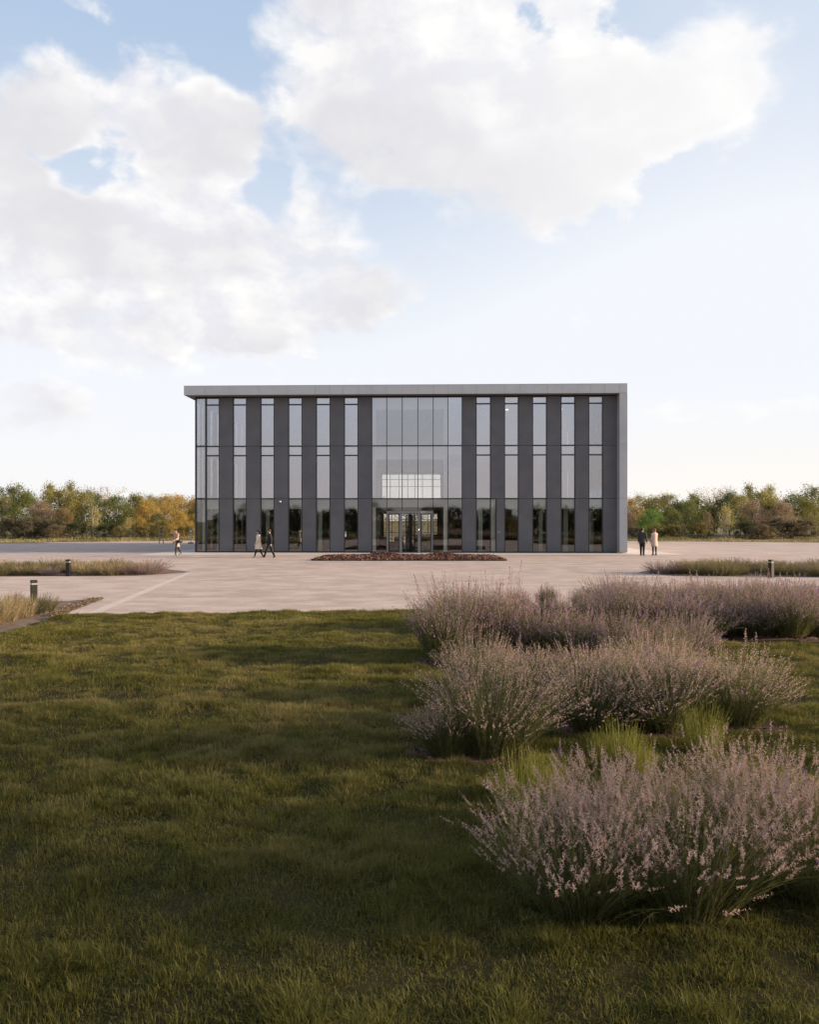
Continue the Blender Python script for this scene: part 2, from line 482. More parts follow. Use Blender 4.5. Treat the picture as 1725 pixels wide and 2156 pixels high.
# curtain wall of the entrance bay
mb = MB()
us = [11.897] + [(cwc[i][1] + cwc[i + 1][0]) / 2 for i in range(5)] + [17.904]
for i, u in enumerate(us):
    lo = .03 if i in (0, 1, 4, 5, 6) else 2.79
    mb.box(u - .022, u + .022, -.03, .13, lo, 10.40)
for z in (3.60, 7.13):
    mb.box(us[0] + .022, us[-1] - .022, -.02, .12, z - .04, z + .04)
mb.box(us[0] + .022, us[-1] - .022, -.02, .12, 10.35, 10.40)
for i in (0, 4, 5): mb.box(us[i] + .022, us[i + 1] - .022, -.02, .12, .03, .08)
cw = mb.build('curtain_wall', M['frame'], bld)
for i in range(6):
    for s in range(3):
        z0 = LV[s] + .045; z1 = LV[s + 1] - .042
        g = ('clearglass' if i < 5 else 'groundglass') if s == 0 else 'glass'
        if s == 0 and i in (1, 2, 3): z0 = 2.80
        if s >= 1 and i < 5: g = 'lobbyglass'
        q = MB().box(us[i] + .018, us[i + 1] - .018, .03, .05, z0, z1).build('pane', M.get(g, M['glass']), cw)
        c = Vector(((us[i] + us[i + 1]) / 2, .04, (z0 + z1) / 2))
        q.data.transform(Matrix.Translation(c) @ Matrix.Rotation(random.uniform(-.0012, .0012), 4, 'X') @ Matrix.Rotation(random.uniform(-.001, .001), 4, 'Z') @ Matrix.Translation(-c))

# entrance: header, posts, two slanted side leaves and a revolving middle
mb = MB()
P0, P1, P2, P3 = (12.94, .0), (13.85, -.42), (15.06, -.42), (15.92, .0)
for (u, v), w in ((P0, .06), (P1, .085), (P2, .085), (P3, .05)):
    mb.box(u - w, u + w, v - .06, v + .06, .03, 2.62)
hdr = [(12.88, .10), (12.88, -.05), (13.72, -.50), (15.19, -.50), (15.98, -.05), (15.98, .10)]
mb.ring_loft([[(u, v, 2.62) for u, v in hdr], [(u, v, 2.79) for u, v in hdr]])
door = mb.build('entrance_door', M['doorframe'], bld)
th = [(12.8, .10), (12.86, -.12), (13.3, -.48), (13.9, -.66), (15.0, -.66), (15.6, -.48), (16.02, -.12), (16.08, .10)]
MB().ring_loft([[(u, v, .008) for u, v in th], [(u, v, .04) for u, v in th]]).build('threshold', M['doorframe'], door)
def leaf(p, q, z0, z1, w=.06):
    """a glazed door leaf between plan points p and q"""
    p = Vector((*p, 0)); q = Vector((*q, 0)); d = (q - p); L = d.length; a = math.atan2(d.y, d.x)
    b = MB()
    b.box(0, w, -.025, .025, z0, z1); b.box(L - w, L, -.025, .025, z0, z1)
    b.box(w, L - w, -.025, .025, z0, z0 + .12); b.box(w, L - w, -.025, .025, z1 - w, z1)
    fr = b.build('door_leaf', M['frame'], door)
    gl = MB().box(w - .005, L - w + .005, -.008, .008, z0 + .115, z1 - w + .005).build('pane', M['clearglass'], door)
    for o in (fr, gl):
        o.location = p; o.rotation_euler = (0, 0, a)
leaf((13.02, -.03), (13.76, -.37), .06, 2.60)
leaf((15.16, -.37), (15.86, -.03), .06, 2.60)
for a in (70, 160, 250, 340):                          # wings round the centre shaft
    c, s = math.cos(R(a)), math.sin(R(a))
    leaf((14.46 + .06 * c, .45 + .06 * s), (14.46 + .82 * c, .45 + .82 * s), .06, 2.55, .05)
MB().tube([(14.46, .45, .04), (14.46, .45, 2.62)], .05, 12).build('revolving_shaft', M['black'], door)
MB().box(15.035, 15.065, -.492, -.482, 1.52, 1.58).build('card_reader_light', M['lamp'], door)

# roof, fascia panels, end fin
roof = MB().box(-.50, 28.59, -.77, 20.9, 10.462, 11.05).build('roof', M['soffit'], bld)
MB().box(-.555, 28.646, -.825, 20.95, 11.052, 11.085).build('coping', M['fascia'], roof)
joints = [-.555, .89, 2.51, 4.44, 6.31, 8.20, 9.16, 10.06, 11.05, 11.95, 12.93, 13.93, 14.98, 16.0, 16.98, 17.92, 18.84, 19.77, 20.71, 21.69, 22.59, 23.5, 24.42, 25.41, 26.29, 27.19, 28.146, 28.646]
for a, b in zip(joints, joints[1:]):
    MB().box(a + .005, b - .005, -.82 + random.uniform(-.003, .003), -.772, 10.457, 11.05).build('fascia_panel', M['fascia'], roof)
for k in range(9):
    MB().box(-.55, -.502, -.76 + k * 2.4, -.76 + (k + 1) * 2.4 - .01, 10.457, 11.05).build('fascia_panel', M['fascia'], roof)
fin = MB().box(28.19, 28.60, -.77, 20.9, .06, 10.455).build('end_fin', M['black'], bld)
zz = [.09, 3.60, 7.13, 10.452]
for s in range(3):
    MB().ring_loft([[(u, v, z) for u, v in ((28.146, .02), (28.146, -.82), (28.646, -.82), (28.646, 20.9), (28.61, 20.9), (28.61, -.775), (28.18, -.775), (28.18, .02))] for z in (zz[s], zz[s + 1] - .012)]).build('fin_panel', M['fin'], fin)

# side and rear walls
def side_wall(u, first):
    v = first
    while v < 20.2:
        w0 = v; w1 = v + .86
        MB().box(u - .06, u + .06, w0, w1, .03, 10.44).build('facade_panel', M['panel'], bld)
        b = MB()
        for z in (.03, 3.56, 7.09, 10.36): b.box(u - .045, u + .045, w1 + .055, w1 + .955, z, z + .08)
        b.box(u - .05, u + .05, w1 + .002, w1 + .055, .03, 10.44); b.box(u - .05, u + .05, w1 + .955, w1 + 1.008, .03, 10.44)
        w = b.build('window', M['frame'], bld)
        for z0, z1 in ((.11, 3.56), (3.64, 7.09), (7.17, 10.36)):
            MB().box(u - .01, u + .01, w1 + .05, w1 + .96, z0, z1).build('pane', M['glass'], w)
        v = w1 + 1.01
side_wall(28.075, .30)
b = MB()
b.box(-.045, .045, .0, .06, .03, 10.44)
for v in (1.25, 2.5): b.box(-.045, .045, v - .03, v + .03, .03, 10.44)
for z in (3.56, 7.09, 10.36): b.box(-.04, .04, .06, 1.22, z, z + .08); b.box(-.04, .04, 1.28, 2.47, z, z + .08)
w = b.build('window', M['frame'], bld)
for z0, z1 in ((.05, 3.56), (3.64, 7.09), (7.17, 10.36)):
    for v0, v1 in ((.06, 1.22), (1.28, 2.47)):
        MB().box(-.01, .01, v0, v1, z0, z1).build('pane', M['glass'], w)
side_wall(0.0, 2.55)
BV = 20.4
rear = MB()
open_r = [(11.3, 16.3, .05, 2.75), (11.15, 16.6, 4.05, 6.35)]
rear.box(.07, 11.15, BV, BV + .3, .03, 10.44); rear.box(16.6, 28.0, BV, BV + .3, .03, 10.44)
rear.box(11.15, 16.6, BV, BV + .3, 2.75, 4.05); rear.box(11.15, 16.6, BV, BV + .3, 6.35, 10.44)
rear.box(11.15, 11.3, BV, BV + .3, .03, 2.75); rear.box(16.3, 16.6, BV, BV + .3, .03, 2.75)
rear.build('rear_wall', M['inner'], bld)
for (u0, u1, z0, z1), bars, hor in zip(open_r, ([12.1, 13.0, 13.7, 14.6, 15.4], [11.95, 12.75, 13.55, 14.2, 14.9, 15.75]), ([1.0, 2.2], [5.2, 5.85])):
    b = MB()
    for u in [u0 + .03] + bars + [u1 - .03]: b.box(u - .03, u + .03, BV + .08, BV + .16, z0, z1)
    ee = [u0 + .03] + bars + [u1 - .03]
    for z in [z0 + .03] + hor + [z1 - .03]:
        for p, q in zip(ee, ee[1:]): b.box(p + .03, q - .03, BV + .09, BV + .15, z - .025, z + .025)
    w = b.build('window', M['frame'], bld)
    for p, q in zip(ee, ee[1:]):
        MB().box(p + .02, q - .02, BV + .115, BV + .125, z0, z1).build('pane', M['clearglass'], w)

# floors, ceilings and inner walls that show through the glass
MB().box(.08, 28.0, .20, BV, -.02, .028).build('floor_slab', M['slab'], bld)
MB().box(.35, 11.6, .55, BV, 2.93, 3.58).build('floor_slab', M['plaster'], bld)
MB().box(18.3, 27.9, .55, BV, 2.93, 3.58).build('floor_slab', M['plaster'], bld)
MB().box(11.6, 18.3, 1.2, BV, 3.05, 3.58).build('floor_slab', M['plaster'], bld)
MB().box(.35, 27.9, .35, BV, 6.56, 7.11).build('floor_slab', M['plaster'], bld)
MB().box(.06, 28.0, .32, BV, 10.0, 10.45).build('ceiling', M['plaster'], bld)
for u in (10.98, 18.2):
    MB().box(u, u + .1, .30, BV - .01, .03, 2.92).build('partition', M['innerdark'], bld)
    MB().box(u, u + .1, .56, BV - .01, 3.59, 6.55).build('partition', M['plaster'], bld)
    MB().box(u, u + .1, .40, BV - .01, 7.12, 9.99).build('partition', M['plaster'], bld)
# white plaster portal just inside the entrance bay, one frame per storey
for z0, z1, zt in ((.03, 3.04, 2.98), (3.62, 6.55, 6.45), (7.14, 9.99, 9.80)):
    b = MB()
    b.box(11.92, 12.13, .18, .55, z0, z1); b.box(16.68, 16.93, .18, .55, z0, z1)
    if z0 > 1: b.box(12.13, 16.68, .19, .54, zt - .22, z1)
    b.build('portal_frame', M['plaster'], bld)
for (u0, u1, v) in ((3.4, 10.97, 6.5), (18.31, 25.3, 6.5)):
    MB().box(u0, u1, v, v + .1, .03, 2.92).build('partition', M['innerdark'], bld)
    MB().box(u0, u1, v + 1, v + 1.1, 3.59, 6.55).build('partition', M['inner'], bld)
    MB().box(u0, u1, v + 1, v + 1.1, 7.12, 9.99).build('partition', M['inner'], bld)
MB().box(11.09, 18.19, 9.0, 9.1, 7.12, 9.99).build('partition', M['plaster'], bld)
MB().box(17.0, 18.19, 4.0, 4.1, .03, 3.0).build('partition', M['innerdark'], bld)
for u, v, r, z0, z1 in ((.42, .75, .13, .03, 2.92), (.95, 2.4, .12, .03, 2.92), (3.28, 2.6, .13, .03, 2.92), (4.66, 1.2, .12, .03, 2.92), (6.95, 1.9, .14, .03, 2.92), (8.33, .75, .13, .03, 2.92),
                  (19.16, .72, .14, .03, 2.92), (19.98, .40, .14, .03, 3.58), (23.28, 1.3, .12, .03, 2.92), (25.0, 1.6, .15, .03, 2.92), (26.6, 1.4, .10, .03, 2.92), (26.95, 2.6, .12, .03, 2.92), (.42, .75, .13, 3.59, 6.55), (.42, .75, .13, 7.12, 9.99), (26.75, 3.0, .10, 3.59, 6.55)):
    MB().box(u - r, u + r, v - r, v + r, z0, z1).build('column', M['concrete'], bld)
# downlights in the top floor ceiling
for u, v in ((1.55, 3.6), (3.02, 3.6), (5.0, 3.6), (6.9, 3.6), (9.05, 3.6), (10.75, 3.6), (21.2, 3.6), (25.0, 3.6)):
    MB().tube([(u, v, 9.998), (u, v, 9.965)], .085, 14).build('downlight', M['lamp'], bld)
# pendant over the first floor gallery
pd = MB().tube([(14.27, 3.2, 6.55), (14.27, 3.2, 6.35)], .01, 6).build('pendant_lamp', M['steel'], bld)
MB().tube([(14.27, 3.2, 6.36), (14.27, 3.2, 6.12)], .05, 12).build('lamp_shade', M['white'], pd)

def on_bld(o, u, v, z=0.0, rz=0.0):
    p = Matrix.Rotation(BROT, 4, 'Z') @ Vector((u, v, z)) + Vector(BO)
    o.location = p; o.rotation_euler = (0, 0, BROT + rz)
    return o

# small fittings on the facade (things of their own)
t = empty('security_camera', label='small white dome camera fixed high on the dark cladding above the walking couple', cat='camera'); on_bld(t, 5.75, 0, 3.38)
MB().box(-.06, .06, -.03, -.004, -.07, .09).build('back_plate', M['white'], t)
MB().tube([(0, -.03, .05), (0, -.10, .05)], .025, 10).build('arm', M['white'], t)
MB().ring_loft([[(.07 * math.cos(a) * k, -.13 + .07 * math.sin(a) * k, z) for a in [i * math.pi / 6 for i in range(12)]] for z, k in ((.08, .9), (.02, 1), (-.02, 1))]).build('housing', M['white'], t)
MB().ring_loft([[(.06 * math.cos(a) * k, -.13 + .06 * math.sin(a) * k, z) for a in [i * math.pi / 6 for i in range(12)]] for z, k in ((-.02, 1), (-.06, .8), (-.08, .3))]).build('lens', M['black'], t)
t = empty('entry_panel', label='white intercom box beside the last strip window before the entrance bay', cat='intercom'); on_bld(t, 10.135, -.015, 1.22)
MB().box(-.05, .05, -.035, -.004, -.16, .16).build('case', M['white'], t)
MB().box(-.032, .032, -.04, -.0355, .03, .12).build('screen', M['black'], t)
for k in range(3):
    MB().box(-.025 + k * .018, -.013 + k * .018, -.04, -.0355, -.06, -.04).build('button', M['steel'], t)
t = empty('wall_plate', label='pale square cover plate on the cladding beside the slim sidelight', cat='cover plate'); on_bld(t, 20.36, 0, 1.38)
MB().box(-.10, .10, -.02, -.005, -.08, .08).build('plate', M['doorframe'], t)
for x in (-.08, .08):
    MB().tube([(x, -.02, .06), (x, -.026, .06)], .008, 8).build('screw', M['steel'], t)

# reception furniture seen through the entrance
t = empty('reception_desk', label='timber reception desk with a dark counter inside the glazed entrance', cat='desk'); on_bld(t, 15.6, 6.5, .028)
MB().box(-1.1, 1.1, -.3, .3, .0, 1.0).build('body', M['deskw'], t)
MB().box(-1.2, 1.2, -.38, .36, 1.0, 1.06).build('counter', M['black'], t)
MB().box(-1.0, 1.0, -.315, -.301, .12, .88).build('front_panel', M['innerdark'], t)
def armchair(u, v, rz, label, m):
    t = empty('armchair', label=label, cat='armchair', group='lobby armchairs'); on_bld(t, u, v, .028, rz)
    MB().box(-.38, .38, -.36, .30, .20, .44).build('seat', m, t)
    MB().ring_loft([[(.40 * math.cos(a), .28 + .12 * math.sin(a) * 1.0, z) for a in [i * math.pi / 8 for i in range(16)]] for z in (.2, .6, .9, .96)]).build('backrest', m, t)
    for x in (-.44, .38): MB().box(x, x + .06, -.34, .28, .2, .62).build('armrest', m, t)
    for x in (-.34, .34):
        for y in (-.3, .26): MB().tube([(x, y, 0), (x, y, .2)], .02, 6).build('leg', M['steel'], t)
armchair(12.6, 3.6, 2.6, 'black armchair at the glass beside the entrance door', M['black'])
armchair(13.3, 4.4, -2.4, 'black armchair set deeper in the lobby behind the slanted door leaf', M['black'])
armchair(15.55, 3.4, 3.4, 'olive armchair in front of the reception desk', M['greenball'])

# ------------------------------------------------------------------ trees
LEAFC = {  # two leaf colours each tree kind varies between
 'olive': ((.105, .105, .030), (.17, .15, .050)), 'greyolive': ((.095, .10, .050), (.15, .15, .075)), 'green': ((.080, .095, .028), (.13, .14, .045)),
 'darkgreen': ((.052, .064, .027), (.085, .095, .038)), 'brightgreen': ((.075, .14, .030), (.13, .20, .050)), 'lightolive': ((.16, .155, .05), (.24, .21, .075)),
 'pinkbrown': ((.165, .125, .085), (.235, .175, .125)), 'rust': ((.15, .11, .055), (.21, .155, .08)), 'twig': ((.26, .20, .12), (.34, .27, .16)),
 'birch': ((.22, .20, .075), (.31, .27, .11)), 'yellowolive': ((.21, .17, .045), (.28, .22, .06)), 'gold': ((.27, .19, .055), (.34, .25, .075)),
 'orange': ((.25, .178, .055), (.32, .235, .075)), 'ochre': ((.22, .155, .055), (.28, .205, .075)),
 'brownbush': ((.080, .066, .042), (.12, .098, .060)), 'rustbush': ((.105, .080, .048), (.15, .115, .068)), 'darkbush': ((.045, .052, .026), (.075, .075, .036)),
 'olivebush': ((.11, .095, .035), (.16, .13, .05))}
LM = {k: leafmat('leaves_' + k, tuple(q * 1.42 for q in a), tuple(q * 1.5 for q in b), .5) for k, (a, b) in LEAFC.items()}
M['bark'] = mat('grey_brown_bark', (.15, .12, .09), .9, (.09, .07, .055), 14)
M['palebark'] = mat('pale_birch_bark', (.42, .36, .27), .85, (.26, .21, .16), 9)

def unit(n):
    v = rng.normal(size=(n, 3)); return v / np.linalg.norm(v, axis=1, keepdims=True)

def leaves_mesh(cent, size, mats, flat=.0, name='crown'):
    """one small pointed leaf spray per centre"""
    n = len(cent)
    a = unit(n); b = np.cross(a, unit(n)); b /= np.linalg.norm(b, axis=1, keepdims=True) + 1e-9
    s = (size * rng.uniform(.6, 1.35, n))[:, None]
    w = s * rng.uniform(.45, .7, n)[:, None]
    v = np.stack([cent - a * s * .5, cent + b * w * .5, cent + a * s * .5, cent - b * w * .5], 1).reshape(-1, 3)
    return npmesh(name, v, np.arange(n * 4).reshape(n, 4), mats)

def tree_mesh(kind):
    """trunk and crown of a tree one unit high"""
    mb = MB(); cl = []; rad = []
    if kind == 'birch':
        stems = [(-.10, .02), (.03, -.05), (.13, .04)]; z0, nclump, leafn, ls = .30, 46, 2300, .026; wx = .30
    elif kind == 'high':
        stems = [(0, 0)]; z0, nclump, leafn, ls = .70, 60, 4200, .024; wx = .26
    elif kind == 'spire':
        stems = [(0, 0)]; z0, nclump, leafn, ls = .12, 64, 5600, .024; wx = .27
    elif kind == 'twig':
        stems = [(0, 0), (.05, .04)]; z0, nclump, leafn, ls = .45, 44, 1500, .020; wx = .36
    elif kind == 'bush':
        stems = [(-.12, 0), (.1, .05), (0, -.1)]; z0, nclump, leafn, ls = .02, 56, 4600, .048; wx = .62
    else:
        stems = [(0, 0)]; z0, nclump, leafn, ls = .14, 72, 8000, .025; wx = .40
    for _ in range(nclump):
        t = rng.random() ** .8
        z = z0 + (1 - z0) * t
        if kind == 'spire': r = wx * (1 - t) ** .75 * (.35 + .65 * min(1, t * 5)) + .02
        elif kind == 'twig': r = wx * (.25 + .75 * t)
        elif kind == 'birch': r = wx * math.sin(math.pi * (.18 + .78 * t)) ** .8
        elif kind == 'bush': r = wx * math.sqrt(max(0, 1 - t * t * .9))
        else: r = wx * math.sin(math.pi * (.22 + .72 * t)) ** .7
        ph = rng.random() * 6.283; rr = r * rng.random() ** .5 * (.75 + .5 * vnoise(ph * 2 + 5, t * 4, 1.0))
        cl.append((rr * math.cos(ph), rr * math.sin(ph), z)); rad.append(.05 + .07 * rng.random())
    cl = np.array(cl); rad = np.array(rad)
    cl[:, 2] *= .965 / max(.5, (cl[:, 2] + rad * .5).max())
    for sx, sy in stems:
        top = .95 if kind in ('spire', 'birch', 'twig') else .72
        pts = [(sx, sy, -.01)]; rr = [.017]
        for k in range(1, 6):
            t = k / 5
            pts.append((sx * (1 + t) + rng.normal() * .012, sy * (1 + t) + rng.normal() * .012, top * t)); rr.append(.017 * (1 - t * .82))
        mb.tube(pts, rr, 6)
        for j in rng.choice(nclump, 9 if kind != 'twig' else 20, replace=False):
            c = cl[j]; k = min(4, max(1, int(c[2] / top * 5) - 1)); p = Vector(pts[k])
            mid = p.lerp(Vector(c), .5) + Vector((0, 0, -.02))
            mb.tube([p, mid, c], [.007, .0045, .002], 5)
    idx = rng.integers(0, nclump, leafn)
    cent = cl[idx] + rng.normal(size=(leafn, 3)) * (rad[idx] * .62)[:, None]
    # thin shoots standing out of the outline
    ns = leafn // 80
    j = rng.integers(0, nclump, ns); up = unit(ns); up[:, 2] = abs(up[:, 2]) + .5
    sh_len = rng.uniform(.7, 1.5, ns)
    for q in (.35, .6, .8, 1.0): cent = np.vstack([cent, cl[j] + up * (rad[j] * (.5 + q * sh_len * .8))[:, None] * .9 + rng.normal(size=(ns, 3)) * .006])
    cent[:, 2] = np.maximum(cent[:, 2], .01)
    return mb, leaves_mesh(cent, ls, M['bark'])

TREES = {}
for kind, nvar in (('round', 4), ('spire', 2), ('birch', 2), ('twig', 1), ('bush', 3), ('high', 2)):
    TREES[kind] = []
    for _ in range(nvar):
        mb, crown = tree_mesh(kind)
        o = mb.build('trunk', M['palebark'] if kind in ('birch', 'twig') else M['bark'])
        me = o.data; bpy.data.objects.remove(o)
        TREES[kind].append((me, crown))
CROWN = {}
def plant_tree(x, y, h, kind, colour, w, label, group=None, z=-.03):
    name = {'round': 'broadleaf_tree', 'spire': 'pointed_tree', 'birch': 'birch_tree', 'twig': 'bare_twig_tree', 'bush': 'bush', 'high': 'added_shade_tree'}[kind]
    t = empty(name, (x, y, z), rng.random() * 6.28, label, 'bush' if kind == 'bush' else 'tree', group)
    if kind != 'bush': h *= .94
    t.scale = (h * w, h * w, h)
    vi = int(rng.integers(len(TREES[kind])))
    tr, cr = TREES[kind][vi]
    key = (kind, vi, colour)
    if key not in CROWN:
        c = cr.copy(); c.materials.clear(); c.materials.append(LM[colour]); CROWN[key] = c
    link('stems' if kind == 'bush' else 'trunk', tr, t)
    link('crown', CROWN[key], t)
    return t
WOOD_A = [
    (-51.0, 104, 5.36, 'round', 'olive', 1.0, 'grey green tree whose crown runs out of the picture edge'),
    (-53.4, 112, 7.39, 'round', 'greyolive', 1.1, 'tall grey olive tree with a ragged top near the picture edge'),
    (-47.0, 102, 5.88, 'round', 'green', 1.1, 'broad mossy green tree beside the tall grey olive one'),
    (-42.9, 97, 4.65, 'round', 'pinkbrown', 1.05, 'rosy brown tree with a domed crown low among the green ones'),
    (-49.3, 114, 7.68, 'spire', 'lightolive', 0.9, 'tall light olive tree with a thin leaning leader'),
    (-40.1, 96, 3.92, 'round', 'rust', 1.0, 'low russet tree with a pale pink patch in its crown'),
    (-46.3, 110, 6.80, 'round', 'lightolive', 1.1, 'pale olive tree between the two tall pointed ones'),
    (-47.3, 116, 8.10, 'spire', 'olive', 0.8, 'tallest pointed tree of the wood beyond the glass corner'),
    (-43.0, 109, 6.51, 'round', 'lightolive', 1.0, 'soft yellow green tree beside the tallest pointed one'),
    (-43.2, 113, 6.66, 'round', 'darkgreen', 0.9, 'dark green tree standing behind the pale birches'),
    (-36.0, 95, 3.90, 'birch', 'birch', 0.9, 'slender pale green birch on three thin bare trunks'),
    (-42.8, 118, 7.39, 'twig', 'twig', 1.1, 'tall half bare tree with a fan of beige twigs'),
    (-36.4, 103, 5.45, 'round', 'green', 1.2, 'dense mid green tree in front of the beige twiggy one'),
    (-32.1, 94.5, 2.70, 'birch', 'yellowolive', 0.8, 'young yellow olive tree with a low sparse crown by the verge'),
    (-35.5, 108, 5.97, 'round', 'olive', 1.1, 'olive tree with a flat top halfway to the glass corner'),
    (-31.5, 100, 4.73, 'round', 'gold', 1.0, 'golden tree with a tapering crown beside the dark green one'),
    (-29.2, 96, 3.15, 'round', 'darkgreen', 1.1, 'very dark green tree on a thin trunk under the golden crowns'),
    (-34.6, 112, 5.85, 'round', 'lightolive', 1.0, 'olive yellow tree whose top rises over the golden ones'),
    (-30.6, 104, 5.60, 'round', 'orange', 1.1, 'large orange gold tree closest to the walking woman in tan'),
    (-30.8, 110, 5.92, 'round', 'gold', 1.1, 'gold and olive tree at the back above the woman in tan'),
    (-26.4, 97, 3.27, 'round', 'gold', 0.9, 'yellow gold tree right beside the glass corner'),
    (-28.3, 108, 5.36, 'round', 'ochre', 1.1, 'brown gold tree half hidden by the glass corner'),
    (-26.8, 106, 4.81, 'round', 'olive', 1.1, 'olive tree seen through the glass corner'),
    (-45.4, 94, 2.27, 'bush', 'brownbush', 1.6, 'brown purple bush at the picture edge beside the grass island'),
    (-43.0, 94, 2.48, 'bush', 'brownbush', 1.7, 'wide brown purple bush in the middle of the dark thicket'),
    (-40.3, 94, 2.16, 'bush', 'darkbush', 1.6, 'low blackish green bush under the rosy brown tree'),
    (-38.6, 91, 1.65, 'bush', 'rustbush', 1.7, 'low russet bramble bush spilling onto the verge'),
    (-37.5, 94, 1.95, 'bush', 'darkbush', 1.6, 'dark green bush between the russet bramble and the birches'),
    (-34.4, 95, 1.73, 'bush', 'darkbush', 1.6, 'dark shrub filling the gap beside the birch trunks'),
    (-32.5, 93, 1.42, 'bush', 'olivebush', 1.3, 'low olive shrub at the foot of the dense mid green tree'),
    (-30.2, 94, 1.52, 'bush', 'olivebush', 1.6, 'olive brown shrub under the golden tree'),
    (-27.8, 94, 1.41, 'bush', 'olivebush', 1.5, 'yellow green shrub under the orange gold tree'),
    (-25.6, 95, 1.51, 'bush', 'olivebush', 1.4, 'shrub under the yellow gold tree by the glass corner'),
]
WOOD_B = [
    (26.1, 99, 3.40, 'round', 'pinkbrown', 0.8, 'pale pinkish grey tree right beside the end fin'),
    (29.3, 110, 5.41, 'round', 'ochre', 1.0, 'golden brown tree rising behind the end fin'),
    (31.6, 113, 5.89, 'round', 'lightolive', 1.1, 'olive gold tree behind the standing couple'),
    (28.5, 98, 3.67, 'round', 'brightgreen', 1.25, 'bright green round tree behind the woman in the pink coat'),
    (32.8, 111, 5.57, 'round', 'olive', 1.0, 'olive tree above the bright green one'),
    (35.5, 114, 6.05, 'round', 'lightolive', 1.1, 'olive gold tree with a bristling top beyond the pink coat'),
    (31.4, 100, 3.98, 'round', 'green', 1.0, 'fresh green tree next to the bright green one'),
    (33.1, 102, 4.72, 'round', 'darkgreen', 1.1, 'deep green tree in the middle of the wood'),
    (31.0, 94, 1.84, 'birch', 'greyolive', 0.7, 'small grey green sapling on a thin trunk at the verge'),
    (35.4, 105, 4.91, 'round', 'green', 1.05, 'mid green tree with a smooth crown beside the deep green one'),
    (39.2, 113, 6.14, 'round', 'olive', 1.1, 'olive tree rising behind the two green ones'),
    (34.5, 96, 3.37, 'birch', 'rust', 0.8, 'slim reddish olive tree beside the pale birches'),
    (43.2, 118, 7.26, 'twig', 'twig', 1.1, 'tall beige tree with bare upper twigs against the bright sky'),
    (36.2, 95, 4.12, 'birch', 'birch', 1.0, 'pale yellow birch on three slender trunks'),
    (42.8, 111, 6.39, 'round', 'darkgreen', 1.0, 'dark grey green tree behind the pale yellow birch'),
    (47.4, 116, 7.71, 'spire', 'olive', 0.9, 'tall pointed olive tree, taller than all others near the bollard'),
    (42.2, 106, 5.66, 'round', 'lightolive', 1.0, 'light olive tree between the birch and the tall pointed one'),
    (41.3, 100, 4.78, 'round', 'pinkbrown', 1.1, 'rosy brown tree below the tall pointed olive one'),
    (47.4, 112, 6.62, 'round', 'lightolive', 1.1, 'yellow olive tree between the two pointed ones'),
    (50.3, 116, 7.57, 'spire', 'lightolive', 0.9, 'second pointed tree, with a leaning golden tip'),
    (44.3, 99, 4.53, 'round', 'pinkbrown', 1.1, 'pink tinged tree with a domed crown above the brown thicket'),
    (50.0, 108, 5.97, 'round', 'green', 1.2, 'broad olive green tree beyond the dark bollard'),
    (49.2, 103, 5.10, 'round', 'olive', 1.0, 'leafy olive tree before the ragged grey one'),
    (55.1, 113, 7.18, 'round', 'greyolive', 1.1, 'tall ragged grey olive tree cut by the picture edge'),
    (53.3, 106, 6.03, 'round', 'olive', 1.1, 'olive tree just outside the picture edge'),
    (25.6, 95, 1.40, 'bush', 'brownbush', 1.3, 'brown shrub at the foot of the end fin trees'),
    (28.1, 94, 1.63, 'bush', 'olivebush', 1.5, 'olive shrub under the bright green tree'),
    (29.9, 94, 1.63, 'bush', 'olivebush', 1.5, 'yellow green shrub under the deep green tree'),
    (32.9, 94, 1.84, 'bush', 'olivebush', 1.5, 'olive brown shrub beside the slim reddish tree'),
    (38.2, 94, 2.06, 'bush', 'darkbush', 1.7, 'dark green bush in front of the rosy brown tree'),
    (38.7, 91, 1.65, 'bush', 'rustbush', 1.7, 'low russet bramble bush jutting onto the verge'),
    (41.8, 94, 2.38, 'bush', 'brownbush', 1.8, 'wide brown thicket bush under the pink tinged tree'),
    (44.4, 94, 2.27, 'bush', 'brownbush', 1.8, 'purple brown thicket bush near the picture edge'),
]
LAV_NEAR = [
    (0.96, 4.77, 0.61, 0.56, 'near', 'large lavender clump with beige pink spikes beside the dark lawn'),
    (1.62, 4.83, 0.72, 0.66, 'near', 'large lavender clump in the middle of the closest bed, bristling with pink spikes'),
    (2.43, 4.98, 0.73, 0.66, 'near', 'lavender clump cut by the picture edge with a few purple spikes'),
    (1.34, 5.61, 0.46, 0.5, 'near', 'pale lavender clump peeking up behind the two large ones'),
    (2.37, 5.69, 0.61, 0.55, 'near', 'tall lavender clump behind the closest bed with upright pale spikes'),
]
LAV_MID = [
    (0.79, 7.98, 0.95, 0.66, 'mid', 'lavender clump at the dark lawn with yellow green stems and pink tips'),
    (1.94, 8.87, 0.67, 0.6, 'mid', 'dark stemmed lavender clump in the middle of the second bed'),
    (2.69, 8.77, 0.84, 0.66, 'mid', 'lavender clump with tall cream pink plumes in the second bed'),
    (3.50, 8.97, 0.68, 0.66, 'mid', 'lavender clump with a purple fringe at the sunny end of the second bed'),
    (0.35, 7.82, 0.50, 0.42, 'midlow', 'low grey lavender spreading onto the lawn below the second bed'),
    (0.86, 10.24, 0.66, 0.55, 'mid', 'lavender clump with bright lilac plumes behind the yellow green one'),
    (1.55, 10.51, 0.61, 0.5, 'mid', 'small lavender clump with one lilac plume leaning towards the middle'),
]
